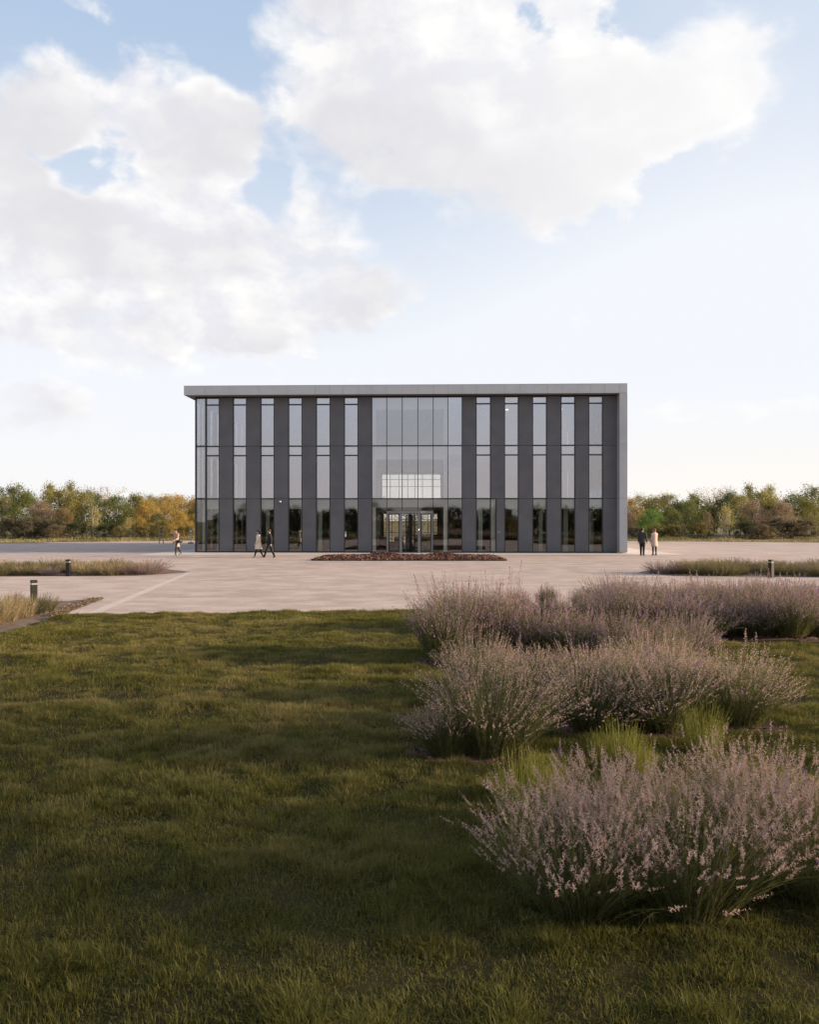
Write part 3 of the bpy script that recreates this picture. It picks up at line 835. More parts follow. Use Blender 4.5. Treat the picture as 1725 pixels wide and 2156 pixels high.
LAV_FILL = [
    (2.60, 9.74, 0.62, 0.55, 'mid', 'pink tipped lavender wedged behind the cream plumed clump'),
    (3.52, 9.98, 0.55, 0.55, 'mid', 'lavender behind the purple fringed clump, leaning to the bare path'),
    (2.33, 10.79, 0.57, 0.55, 'mid', 'lilac plumed lavender behind the dark stemmed clump'),
    (3.28, 11.10, 0.65, 0.55, 'mid', 'tall pink plumed lavender in the middle of the second bed back row'),
]
LAV_CENTRE = [
    (0.53, 12.90, 1.01, 0.62, 'far', 'grey violet lavender bulging over the lawn corner'),
    (0.87, 13.56, 1.07, 0.7, 'far', 'rounded lavender mound just behind the lawn corner one'),
    (1.45, 13.56, 0.99, 0.62, 'far', 'mauve lavender mound in the front of the middle bed'),
    (2.04, 13.33, 0.85, 0.62, 'far', 'mauve and olive lavender mound, third along the front of the middle bed'),
    (2.56, 12.90, 0.83, 0.62, 'far', 'thin mauve lavender beside the dark stemmed clump'),
    (3.05, 12.49, 0.80, 0.6, 'far', 'pale mauve lavender with a pink plume in the front of the middle bed'),
    (3.62, 12.49, 0.80, 0.6, 'far', 'olive lavender with tall pink spires towards the bare path'),
    (4.40, 13.11, 0.73, 0.55, 'far', 'lavender with a single bright lilac spire at the bare path'),
    (0.96, 16.35, 0.76, 0.7, 'far', 'bluish lavender at the back corner of the middle bed by the paving'),
    (1.53, 17.05, 0.84, 0.75, 'far', 'tall mauve lavender against the paving at the back of the middle bed'),
    (2.36, 16.69, 0.73, 0.7, 'far', 'lavender with a dusty pink haze at the back of the middle bed'),
    (3.22, 16.69, 0.63, 0.7, 'far', 'lavender behind the thin mauve one, near the dark round shrubs'),
    (3.99, 16.35, 0.67, 0.7, 'far', 'lavender joining the middle bed to the large far one'),
    (4.73, 15.70, 0.59, 0.7, 'far', 'greyish lavender in the hollow between the two beds'),
]
LAV_FAR = [
    (4.38, 15.89, 0.89, 0.72, 'far', 'mauve lavender mound, front row of the large far bed, at the inner end'),
    (4.96, 15.70, 0.85, 0.72, 'far', 'mauve lavender mound, front row of the large far bed, second along'),
    (5.38, 15.52, 0.81, 0.72, 'far', 'mauve lavender mound, front row of the large far bed, third along'),
    (6.14, 15.89, 0.86, 0.72, 'far', 'mauve lavender mound, front row of the large far bed, fourth along'),
    (6.55, 15.70, 0.82, 0.72, 'far', 'mauve lavender mound, front row of the large far bed, fifth along'),
    (7.10, 15.52, 0.92, 0.72, 'far', 'mauve lavender mound, front row of the large far bed, sixth along'),
    (7.76, 15.89, 0.83, 0.72, 'far', 'mauve lavender mound, front row of the large far bed, towards the picture edge'),
    (4.51, 18.06, 0.86, 0.72, 'far', 'mauve lavender mound, middle row of the large far bed, at the inner end'),
    (5.17, 17.81, 0.82, 0.72, 'far', 'mauve lavender mound, middle row of the large far bed, second along'),
    (5.64, 17.58, 0.78, 0.72, 'far', 'mauve lavender mound, middle row of the large far bed, third along'),
    (6.52, 18.06, 0.83, 0.72, 'far', 'mauve lavender mound, middle row of the large far bed, fourth along'),
    (6.98, 17.81, 0.79, 0.72, 'far', 'mauve lavender mound, middle row of the large far bed, fifth along'),
    (7.59, 17.58, 0.90, 0.72, 'far', 'mauve lavender mound, middle row of the large far bed, sixth along'),
    (8.35, 18.06, 0.80, 0.72, 'far', 'mauve lavender mound, middle row of the large far bed, towards the picture edge'),
    (8.95, 17.81, 0.76, 0.72, 'far', 'mauve lavender mound, middle row of the large far bed, at the picture edge'),
    (4.84, 20.06, 0.77, 0.72, 'far', 'mauve lavender mound, back row of the large far bed, at the inner end'),
    (5.58, 19.76, 0.73, 0.72, 'far', 'mauve lavender mound, back row of the large far bed, second along'),
    (6.13, 19.47, 0.68, 0.72, 'far', 'mauve lavender mound, back row of the large far bed, third along'),
    (7.14, 20.06, 0.74, 0.72, 'far', 'mauve lavender mound, back row of the large far bed, fourth along'),
    (7.66, 19.76, 0.69, 0.72, 'far', 'mauve lavender mound, back row of the large far bed, fifth along'),
    (8.35, 19.47, 0.82, 0.72, 'far', 'mauve lavender mound, back row of the large far bed, sixth along'),
    (9.25, 20.06, 0.70, 0.72, 'far', 'mauve lavender mound, back row of the large far bed, towards the picture edge'),
    (9.92, 19.76, 0.66, 0.72, 'far', 'mauve lavender mound, back row of the large far bed, at the picture edge'),
]
ROUND = [
    (3.30, 20.06, 0.61, 0.3, 'ball', 'dark round shrub alone against the paving, first from the lawn'),
    (2.43, 19.10, 0.61, 0.3, 'ball', 'dark tousled shrub poking out of the mauve lavender'),
    (4.08, 19.86, 0.51, 0.3, 'ball', 'dark round shrub where the large far bed begins'),
    (4.33, 19.47, 0.52, 0.3, 'ball', 'dark round shrub second where the large far bed begins'),
]
BED_A = [
    (-17.81, 34.54, 0.49, 'olive', 'None'),
    (-17.74, 35.47, 0.61, 'mauve', 'None'),
    (-17.67, 36.44, 0.58, 'straw', 'None'),
    (-16.22, 34.54, 0.51, 'dark', 'None'),
    (-16.10, 35.47, 0.63, 'dark', 'None'),
    (-15.98, 36.44, 0.60, 'olive', 'None'),
    (-14.62, 34.54, 0.53, 'mauve', 'None'),
    (-14.46, 35.47, 0.51, 'straw', 'None'),
    (-14.30, 36.44, 0.62, 'straw', 'None'),
    (-13.02, 34.54, 0.55, 'dark', 'None'),
    (-12.82, 35.47, 0.53, 'olive', 'None'),
    (-12.61, 36.44, 0.65, 'mauve', 'None'),
    (-11.42, 34.54, 0.57, 'mauve', 'None'),
    (-11.18, 35.47, 0.55, 'straw', 'None'),
    (-11.34, 37.83, 0.54, 'dark', 'None'),
    (-10.17, 35.79, 0.61, 'olive', 'None'),
]
BED_B = [
    (10.36, 34.25, 0.47, 'straw', 'None'),
    (10.95, 34.69, 0.57, 'olive', 'None'),
    (11.56, 35.15, 0.54, 'mauve', 'None'),
    (11.56, 33.81, 0.48, 'dark', 'None'),
    (12.16, 34.25, 0.59, 'olive', 'None'),
    (12.78, 34.69, 0.56, 'mauve', 'None'),
    (12.73, 33.38, 0.50, 'dark', 'None'),
    (13.34, 33.81, 0.46, 'straw', 'None'),
    (13.96, 34.25, 0.57, 'mauve', 'None'),
    (13.93, 33.10, 0.51, 'dark', 'None'),
    (14.61, 33.67, 0.48, 'straw', 'None'),
    (15.31, 34.25, 0.59, 'straw', 'None'),
    (15.24, 33.10, 0.53, 'dark', 'None'),
    (15.94, 33.67, 0.50, 'straw', 'None'),
    (16.66, 34.25, 0.47, 'straw', 'None'),
    (16.54, 33.10, 0.55, 'olive', 'None'),
    (17.27, 33.67, 0.52, 'straw', 'None'),
]
BED_C = [
    (-8.94, 18.39, 0.48, 'straw', ''),
    (-8.92, 19.10, 0.49, 'straw', ''),
    (-8.94, 19.86, 0.43, 'dark', ''),
    (-8.90, 20.48, 0.33, 'olive', ''),
    (-8.94, 17.73, 0.55, 'straw', ''),
    (-10.27, 21.59, 0.32, 'mauve', ''),
    (-10.27, 19.47, 0.46, 'olive', ''),
]
TALLG = [
    (1.85, 7.25, 0.43, 'yellow', 'bright yellow green grass tuft standing in front of the second bed'),
    (1.72, 7.38, 0.30, 'yellow', 'shorter yellow green grass tuft beside the bright one'),
    (1.07, 6.53, 0.41, 'yellow', 'thin yellow grass tuft at the lawn side of the closest bed'),
    (1.98, 7.12, 0.33, 'yellow', 'sparse grass tuft between the closest and second beds'),
    (2.76, 7.82, 0.45, 'yellow', 'grass tuft growing up through the edge of the second bed'),
    (0.80, 6.13, 0.46, 'yellow', 'tall thin grass tuft left standing beside the large lavender'),
]
for r in WOOD_A: plant_tree(*r, group='woodland beyond the glass corner')
for r in WOOD_B: plant_tree(*r, group='woodland beyond the end fin')
# young trees behind the viewpoint: they shade the near lawn and show as a dark line in the ground floor glass
for k in range(34):
    x = -31 + k * 1.85 + rng.uniform(-.5, .5); kind = 'round' if k % 5 == 2 else 'bush'
    plant_tree(x, -4.9 + rng.uniform(-.7, .4), rng.uniform(3.9, 4.9) if kind == 'round' else rng.uniform(3.0, 4.2), kind, ('darkgreen', 'olive', 'darkbush', 'rustbush')[k % 4], .95, f'{kind if kind == "bush" else "tree"} of the hedgerow behind the viewpoint, only a dark outline mirrored in glass', 'hedgerow mirrored in the glass', z=0)
# tall clear stemmed trees and low bushes added out of view, placed to shade the near grass
for k in range(8):
    plant_tree(30 + rng.uniform(-1.5, 2), -15 + k * 3.1, rng.uniform(12.8, 14.2), 'high', ('olive', 'green', 'gold')[k % 3], 1.0, 'high crowned tree beside the lawn, added unseen to shade the grass', 'added trees shading the near lawn', z=0)
for k in range(7):
    plant_tree(9.2 + rng.uniform(-.4, .4), -5.0 + k * 1.35, rng.uniform(2.3, 2.7) if k < 6 else 1.5, 'bush', 'olivebush', .8, 'low bush beside the lawn, added unseen to shade the grass', 'added bushes shading the near lawn', z=0)

def wood_mass(name, x0, x1, y0, y1, n, label, seed):
    """the far depth of the wood, where no single tree can be told apart"""
    cents = []
    for _ in range(n):
        x = rng.uniform(x0, x1); y = rng.uniform(y0, y1); h = rng.uniform(4.2, 6.4); r = rng.uniform(1.5, 2.6)
        k = 620
        u = unit(k) * (rng.random(k) ** .4)[:, None]
        c = np.array([x, y, h * .52]) + u * np.array([r, r, h * .48]) * (.8 + .35 * rng.random((k, 1)))
        c[:, 2] = np.maximum(c[:, 2], .05)
        cents.append(c)
    me = leaves_mesh(np.vstack(cents), .25, LM['olive'], name=name)
    me.materials.append(LM['ochre']); me.materials.append(LM['green'])
    mi = np.repeat(rng.integers(0, 3, n), 620); me.polygons.foreach_set('material_index', mi.astype(np.int32))
    return tag(link(name, me), label, 'wood', None, 'stuff')
wood_mass('woodland', -72, -20, 112, 128, 40, 'far depth of the autumn wood beyond the glass corner', 1)
wood_mass('woodland', 20, 72, 112, 128, 40, 'far depth of the autumn wood beyond the end fin', 2)
wood_mass('woodland', -19, 19, 108, 122, 16, 'part of the wood glimpsed through the lobby windows', 3)

# ------------------------------------------------------------------ grasses
BLADE = leafmat('lawn_blades', (.074, .084, .015), (.152, .148, .030), .40, (.28, .23, .09))
def blades(px, py, pz, h, lean, az, w, tint, segs):
    """grass blades: bent tapering slips, SEGS 1 or 2 pieces each"""
    n = len(px)
    dx, dy = np.cos(az), np.sin(az)
    sx, sy = -dy * w / 2, dx * w / 2
    base = np.stack([px, py, pz], 1)
    side = np.stack([sx, sy, np.zeros(n)], 1)
    tip = base + np.stack([dx * lean * h, dy * lean * h, h * np.sqrt(np.clip(1 - lean * lean * .6, .15, 1))], 1)
    if segs == 1:
        v = np.stack([base - side, base + side, tip], 1).reshape(-1, 3)
        return v, np.arange(3 * n).reshape(n, 3), np.repeat(tint, 3)
    mid = base + np.stack([dx * lean * h * .32, dy * lean * h * .32, h * .60], 1)
    v = np.stack([base - side, base + side, mid - side * .8, mid + side * .8, tip], 1).reshape(-1, 3)
    k = np.arange(n)[:, None] * 5
    f = np.stack([k + [0, 1, 3], k + [0, 3, 2], k + [2, 3, 4]], 1).reshape(-1, 3)
    return v, f, np.repeat(tint, 5)

PLANTS = [(x, y, r) for L in (LAV_NEAR, LAV_MID, LAV_FILL, LAV_CENTRE, LAV_FAR) for x, y, h, r, k, lab in L]
PX = np.array([p[0] for p in PLANTS]); PY = np.array([p[1] for p in PLANTS]); PR = np.array([p[2] for p in PLANTS])
def in_beds(x, y, grow=1.0):
    d = np.full(x.shape, 9.0)
    for a, b, r in zip(PX, PY, PR):
        d = np.minimum(d, np.hypot(x - a, (y - b)) / (r * grow))
    return d
SOILBARE = [(-1.35, 6.8, .13, .05), (-2.6, 6.0, .10, .09), (-.55, 4.9, .22, .12)]
def lawn_patch(y0, y1, dens, tuftn, w, hmean, segs):
    area = .5 * (y1 * y1 - y0 * y0) * .493 * 2 + 2.2 * (y1 - y0)
    nt = int(area * dens / tuftn)
    ty = np.sqrt(rng.uniform(y0 * y0, y1 * y1, nt * 2)); tx = rng.uniform(-1, 1, nt * 2) * (.493 * ty + 1.1)
    keep = (in_beds(tx, ty, .72) > np.where(ty < 6.5, .35, 1.0)) & (ty < lawn_back(tx) - .05) & ~((tx > 3.2 + (ty - 12) * .12) & (ty > 14.6)) & ~((tx < -7.9) & (ty > 15.8))
    tx, ty = tx[keep][:nt], ty[keep][:nt]; nt = len(tx)
    lush = np.clip(vnoise(tx, ty, 1.5) * .32 + vnoise(tx + 9, ty + 3, 3.4) * .40 + vnoise(tx + 3, ty + 8, 7.5) * .28, .05, 1) ** 2.1 * 2.3     # tussocks stand higher, hollows thin out
    tr = rng.uniform(.03, .085, nt) * (1 + .012 * ty)
    th = hmean * (np.where(ty < 10, .52, .30) + 1.25 * lush) * rng.uniform(.75, 1.25, nt)
    dry = np.clip(.17 + .9 * (vnoise(tx + 50, ty + 71, .8) - .45) + .9 * (vnoise(tx + 5, ty + 1, 3.1) - .5) + rng.normal(size=nt) * .24, 0, .95)
    cnt = np.maximum(2, (tuftn * (np.where(ty < 9, .55, .32) + 1.4 * lush)).astype(int))
    dry *= np.clip((ty - 2.5) / 6, .3, 1)  # dry colour thinned towards the viewpoint, painting the near lawn darker
    i = np.repeat(np.arange(nt), cnt); n = len(i)
    ox, oy = rng.normal(size=n) * tr[i], rng.normal(size=n) * tr[i]
    x, y = tx[i] + ox, ty[i] + oy
    ok = y < lawn_back(x) + .03
    i, ox, oy, x, y = i[ok], ox[ok], oy[ok], x[ok], y[ok]; n = len(i)
    az_ = np.arctan2(oy, ox) + rng.normal(size=n) * .9
    r = np.hypot(ox, oy) / tr[i]
    lean = np.clip(.22 + .34 * r + rng.normal(size=n) * .22, .02, .97)
    h = th[i] * np.clip(1.1 - .22 * r, .4, 1.2) * rng.uniform(.6, 1.25, n)
    h = np.minimum(h, .105); stray = rng.random(n) < .012; h[stray] *= 1.5
    tint = np.clip(dry[i] + rng.normal(size=n) * .14 + stray * .4, 0, 1)
    tint[rng.random(n) < .05] = .95
    return blades(x, y, lawn_z(x, y) - .01, h, lean, az_, w * rng.uniform(.7, 1.3, n), tint, segs)
def join(parts):
    vs, fs, ts, off = [], [], [], 0
    for v, f, t in parts:
        vs.append(v); fs.append(f + off); ts.append(t); off += len(v)
    return np.vstack(vs), np.vstack(fs), np.concatenate(ts)
v, f, t = join([lawn_patch(2.6, 6.2, 10500, 34, .0036, .050, 2), lawn_patch(6.2, 10, 6800, 34, .0048, .054, 2), lawn_patch(10, 14, 5200, 34, .0072, .056, 1), lawn_patch(14, 21.4, 3600, 34, .0105, .050, 1)])
tag(link('lawn_grass', npmesh('lawn_grass', v, f, BLADE, t)), 'short tussocky lawn grass with dry tips', 'grass', None, 'stuff')

# rough grass on the verge before the woods
VERGE = leafmat('verge_blades', (.12, .125, .035), (.21, .185, .075), .25, (.34, .27, .14))
n = 46000
x = rng.uniform(-62, 62, n); y = rng.uniform(76, 95, n)
edge = np.interp(x, [-62, -38.4, -30, -22.8, -10, 10, 22.6, 30, 39, 52, 62], [71, 78, 82.5, 86.3, 88.5, 88, 84.5, 82, 79, 75.5, 72])
m_ = (y > edge + .2) | ((x < -33.8) & (x > -45) & (y > 76.2 + (x + 44) * .17) & (y < 78.9 + (x + 46) * .16))
x, y = x[m_], y[m_]; n = len(x)
lush = vnoise(x, y, .5)
h = (.08 + .42 * lush ** 2) * rng.uniform(.6, 1.3, n) * np.clip((y - np.interp(x, [-62, 0, 62], [70, 84, 70])) / 12, .35, 1.3)
v, f, t = blades(x, y, np.full(n, -.04), h, rng.uniform(.1, .7, n), rng.uniform(0, 6.28, n), rng.uniform(.05, .11, n), np.clip(vnoise(x + 3, y + 8, .35) * 1.3 - .2 + rng.normal(size=n) * .1, 0, 1), 1)
tag(link('verge_grass', npmesh('verge_grass', v, f, VERGE, t)), 'rough dry grass along the verge in front of the woods', 'grass', None, 'stuff')

# ------------------------------------------------------------------ lavender
STEM = leafmat('lavender_stem', (.14, .15, .048), (.26, .24, .095), .3, (.22, .17, .11))
FOLI = leafmat('lavender_leaf', (.062, .080, .030), (.125, .135, .058), .3)
FLOW = leafmat('lavender_flower', (.49, .335, .30), (.67, .49, .43), .38, (.40, .22, .42))
FLOWFAR = leafmat('lavender_flower_mauve', (.33, .205, .25), (.45, .305, .335), .36, (.36, .20, .40))

def strip(p, w):
    """ribbons along polylines p (n, k, 3), tapering, turned at random"""
    n, k, _ = p.shape
    a = rng.uniform(0, 6.28, n); s = np.stack([np.cos(a), np.sin(a), np.zeros(n)], 1)
    tap = np.linspace(1, .45, k)[None, :, None] * (np.asarray(w) / 2 * np.ones(n))[:, None, None]
    lft = p - s[:, None] * tap; rgt = p + s[:, None] * tap
    v = np.stack([lft, rgt], 2).reshape(-1, 3)
    b = (np.arange(n)[:, None] * k + np.arange(k - 1)[None]).reshape(-1) * 2
    f = np.stack([b, b + 1, b + 3, b + 2], 1)
    return v, f
def bush_stems(n, R_, H_, flop=.25, foot=.06, fan=1.18):
    """stems that fan out of a tight base and arch"""
    ph = rng.uniform(0, 6.283, n); q = rng.random(n) ** .62
    tilt = q * fan
    lump = .78 + .44 * vnoise(np.cos(ph) * 1.6 * q + 3 + H_ * 40, np.sin(ph) * 1.6 * q + 7 + R_ * 50 + rng.random() * 90, 1.0)   # lobes and hollows in the outline
    L = H_ * (1.04 - .10 * q) * lump * rng.uniform(.70, 1.14, n)
    out_ = np.sin(tilt) * R_ / H_ * 1.12
    k = 6; t = np.linspace(0, 1, k)[None]
    bow = rng.normal(size=(n, 1)) * .06
    r = foot * np.sqrt(rng.random((n, 1))) + (L * out_)[:, None] * t ** (1.0 + .25 * rng.random((n, 1)))
    z = (L * np.cos(tilt * .80))[:, None] * (t + .10 * q[:, None] * t * (1 - t)) - (flop * q ** 3 * L)[:, None] * t ** 3
    a = ph[:, None] + bow * t * 2
    p = np.stack([r * np.cos(a), r * np.sin(a), np.maximum(z, .012)], 2)
    return p, q
def along(p, t):
    """points at parameters t (n, m) on polylines p, with directions"""
    k = p.shape[1]; s = np.clip(t, 0, .9999) * (k - 1); i = s.astype(int); fr = (s - i)[..., None]
    ar = np.arange(len(p))[:, None]
    a, b = p[ar, i], p[ar, np.minimum(i + 1, k - 1)]
    return a * (1 - fr) + b * fr, b - a
def florets(p, q, per, size, t0, spread, ltap=.5):
    n = len(p)
    start = np.clip(t0 + rng.normal(size=n) * .05, .35, .93)
    t = start[:, None] + (1.0 - start[:, None]) * np.sort(rng.random((n, per)), 1)
    c, d = along(p, t)
    taper = (1 - ltap * ((t - start[:, None]) / (1 - start[:, None] + 1e-6)))[..., None]
    c = c + unit(n * per).reshape(n, per, 3) * spread * taper * rng.random((n, per, 1))
    return c.reshape(-1, 3)
def spike_mesh(L, per, rad, size, mats):
    """one flower spike along +Z: whorls of small pointed florets round a thin axis"""
    cs = []
    nw = per
    z = np.linspace(.0, L, nw) ** 1.0
    v = []; f = []
    for i, zz in enumerate(z):
        m_ = int(rng.integers(3, 6)) if i < nw - 2 else 2
        rr = rad * (1 - .55 * i / nw) * (.45 + .95 * rng.random())
        for j in range(m_):
            a = 6.283 * j / m_ + rng.random() * 1.2
            d = np.array([math.cos(a), math.sin(a), .55 + .5 * rng.random()]); d /= np.linalg.norm(d)
            c0 = np.array([rng.normal() * .0025, rng.normal() * .0025, zz + rng.normal() * .006]); c1 = c0 + d * rr * 1.5
            s = np.cross(d, [0, 0, 1]); s /= np.linalg.norm(s) + 1e-9
            u = np.cross(s, d)
            w = size * rng.uniform(.7, 1.3)
            mid = (c0 + c1) / 2
            b = len(v)
            v += [c0, mid + s * w * .5, mid + u * w * .45, mid - s * w * .5, c1]
            f += [(b, b + 1, b + 2), (b, b + 2, b + 3), (b + 4, b + 2, b + 1), (b + 4, b + 3, b + 2)]
    return npmesh('flower_spike', np.array(v), np.array(f), mats)
SPIKES = [spike_mesh(L, n_, r, s, FLOW) for L, n_, r, s in ((.085, 6, .0125, .0075), (.12, 8, .014, .008), (.065, 5, .012, .008), (.15, 9, .013, .008), (.11, 6, .011, .0075), (.05, 4, .0125, .008), (.16, 8, .018, .008), (.10, 5, .016, .0075))]
FLOWPURP = leafmat('lavender_flower_purple', (.25, .155, .27), (.37, .25, .38), .30)
SPIKES_P = []
for s in SPIKES:
    c = s.copy(); c.materials.clear(); c.materials.append(FLOWPURP); SPIKES_P.append(c)

def lavender_near(x, y, h, r, lab, purple=.06, nst=900, npart=130):
    root = empty('lavender_plant', (x, y, float(lawn_z(x, y))), rng.random() * 6.28, lab, 'lavender', 'lavender plants in the near beds')
    p, q = bush_stems(nst, r * .92, h * 1.0, .12, r * .38, .98)
    lowp, lowq = bush_stems(46, r * .95, h * .72, .45, r * .5, 1.25)            # a few stems sprawl low
    p = np.concatenate([p[:-46], lowp]); q = np.concatenate([q[:-46], lowq])
    v, f = strip(p, rng.uniform(.0022, .0042, nst))
    # side twigs
    m_ = nst
    j = rng.integers(0, nst, m_); t0 = rng.uniform(.3, .8, (m_, 1)); b, d = along(p[j], t0); b = b[:, 0]; d = d[:, 0] / (np.linalg.norm(d[:, 0], axis=1, keepdims=True) + 1e-9)
    e = d * .6 + unit(m_) * .55; e[:, 2] += .35; e /= np.linalg.norm(e, axis=1, keepdims=True)
    Lb = rng.uniform(.05, .17, (m_, 1)) * h / .75
    tp = np.stack([b, b + e * Lb * .55 + d * .01, b + e * Lb + np.array([0, 0, .015])], 1)
    v2, f2 = strip(tp, .0022)
    link('stems', npmesh('stems', np.vstack([v, v2]), np.vstack([f, f2 + len(v)]), STEM, np.zeros(len(v) + len(v2))), root)
    # narrow leaves low on the stems and fine basal leaves
    nl = nst * 9
    j = rng.integers(0, nst, nl); c, d = along(p[j], rng.uniform(.02, .70, (nl, 1))); c = c[:, 0]; d = d[:, 0] / (np.linalg.norm(d[:, 0], axis=1, keepdims=True) + 1e-9)
    e = d + unit(nl) * .75; e /= np.linalg.norm(e, axis=1, keepdims=True); L = rng.uniform(.025, .065, (nl, 1))
    lv, lf = strip(np.stack([c, c + e * L * .5, c + e * L], 1), .0042)
    fo = link('foliage', npmesh('foliage', lv, lf, FOLI), root); fo['kind'] = 'stuff'
    # flower spikes: the ones that show are parts of their own
    allp = np.concatenate([p[:, -1], tp[:, -1]]); alld = np.concatenate([p[:, -1] - p[:, -2], tp[:, -1] - tp[:, -2]]); alld /= np.linalg.norm(alld, axis=1, keepdims=True) + 1e-9
    has = (rng.random(len(allp)) < .50) & ((allp[:, 2] > h * (.30 + .35 * rng.random(len(allp)))) | ((np.arange(len(allp)) >= nst - 46) & (np.arange(len(allp)) < nst) & (allp[:, 2] > .05)))
    has &= ~((np.hypot(allp[:, 0], allp[:, 1]) > r * .72) & (allp[:, 2] < .22))
    allp, alld = allp[has], alld[has]
    order = np.argsort(allp[:, 2] * -1 + rng.normal(size=len(allp)) * .25)
    rest_v = []; rest_f = []; off = 0
    rz = root.rotation_euler.z
    for kk, i in enumerate(order):
        d = Vector(alld[i]) + Vector((float(rng.normal() * .22), float(rng.normal() * .22), .28)); d.normalize()
        sm = SPIKES_P if rng.random() < purple else SPIKES
        si = int(rng.integers(len(sm)))
        qd = d.to_track_quat('Z', 'Y'); sc_ = float(rng.uniform(.5, .95))
        if kk < npart:
            o = link('flower_spike', sm[si], root, allp[i]); o.rotation_mode = 'QUATERNION'; o.rotation_quaternion = qd; o.scale = (sc_,) * 3
        else:
            co = VCO[si]; mt = np.array(qd.to_matrix()) * sc_
            rest_v.append(co @ mt.T + allp[i]); rest_f.append(FCO[si] + off); off += len(co)
    if rest_v:
        o = link('flower_spikes', npmesh('flower_spikes', np.vstack(rest_v), np.vstack(rest_f), FLOW), root); o['kind'] = 'stuff'
    return root
VCO = []; FCO = []
for s in SPIKES:
    a = np.empty(len(s.vertices) * 3); s.vertices.foreach_get('co', a); VCO.append(a.reshape(-1, 3))
    b = np.empty(len(s.polygons) * 3, np.int32); s.polygons.foreach_get('vertices', b); FCO.append(b.reshape(-1, 3))
for i, (x, y, h, r, k, lab) in enumerate(LAV_NEAR):
    lavender_near(x, y, h, r, lab, .25 if i in (2,) else .05)

def lavender_mesh(n, H_, R_, wst, per, fs, flow, t0=.74, spread=.016, fol=6, fl=.05, plumes=0):
    p, q = bush_stems(n, R_, H_, .15, R_ * .42, rng.uniform(.80, 1.0))
    v, f = strip(p, wst)
    st = npmesh('stems', v, f, STEM, np.zeros(len(v)))
    c = florets(p, q, per, fs, t0, spread)
    if plumes:                                            # a few full plumes stand above the rest
        pp, pq = bush_stems(plumes, R_ * .75, H_ * 1.22, .05, R_ * .4, .6)
        pv, pf = strip(pp, wst); v = np.vstack([v, pv]); f = np.vstack([f, pf + len(v) - len(pv)])
        st = npmesh('stems', v, f, STEM, np.zeros(len(v)))
        c = np.vstack([c, florets(pp, pq, 70, fs, .70, spread * 2.4, .75)])
    fm = leaves_mesh(c, fs, flow, name='flowers')
    tt = np.concatenate([np.repeat((rng.random(n) < .16) * rng.uniform(.4, 1, n), per * 4), np.repeat((rng.random(plumes) < .35) * rng.uniform(.3, .9, plumes), 70 * 4)])
    a = fm.attributes.new('tint', 'FLOAT', 'POINT'); a.data.foreach_set('value', tt.astype(np.float32))
    nl = n * fol; j = rng.integers(0, n, nl); c, d = along(p[j], rng.uniform(.02, .78, (nl, 1))); c = c[:, 0]; d = d[:, 0] / (np.linalg.norm(d[:, 0], axis=1, keepdims=True) + 1e-9)
    e = d + unit(nl) * .8; e /= np.linalg.norm(e, axis=1, keepdims=True); L = rng.uniform(.5, 1.3, (nl, 1)) * fl
    lv, lf = strip(np.stack([c, c + e * L * .5, c + e * L], 1), fl * .12)
    return st, fm, npmesh('foliage', lv, lf, FOLI)
MIDM = [lavender_mesh(760, .8, .62, .0042, 13, .013, FLOW, t0, .013, 10, .06, pl_) for t0, pl_ in ((.76, 16), (.82, 12), (.74, 20), (.80, 14), (.78, 9))]
FARM = [lavender_mesh(640, .85, .68, .0055, per, .019, FLOWFAR, t0, .020, 9, .07, 9) for per, t0 in ((13, .64), (9, .70), (14, .60), (6, .74), (11, .66), (8, .62))]
BALL = [lavender_mesh(420, .5, .3, .006, 5, .015, FLOWFAR, .86, .02, 14, .05) for _ in range(2)]
def lavender(x, y, h, r, kind, lab, k):
    lib, H0, R0 = {'mid': (MIDM, .8, .62), 'midlow': (MIDM, .8, .62), 'far': (FARM, .85, .68), 'ball': (BALL, .5, .3)}[kind]
    z = float(lawn_z(x, y)) if y < 19 else 0.0
    root = empty('round_shrub' if kind == 'ball' else 'lavender_plant', (x, y, z), rng.random() * 6.28, lab, 'shrub' if kind == 'ball' else 'lavender', {'ball': 'dark round shrubs', 'far': 'lavender in the far beds'}.get(kind, 'lavender plants in the near beds'))
    e1, e2 = rng.uniform(.85, 1.12, 2)
    root.scale = (r / R0 * 1.04 * e1, r / R0 * 1.04 * e2, h / H0 * rng.uniform(.9, 1.08))
    root.rotation_euler = (rng.normal() * .07, rng.normal() * .07, rng.random() * 6.28)
    a, b, c = lib[k % len(lib)]
    link('stems', a, root); link('flowers', b, root)['kind'] = 'stuff'; link('foliage', c, root)['kind'] = 'stuff'
    return root
k = 0
for L in (LAV_MID, LAV_FILL, LAV_CENTRE, LAV_FAR, ROUND):
    for r in L:
        lavender(*r, k); k += 1

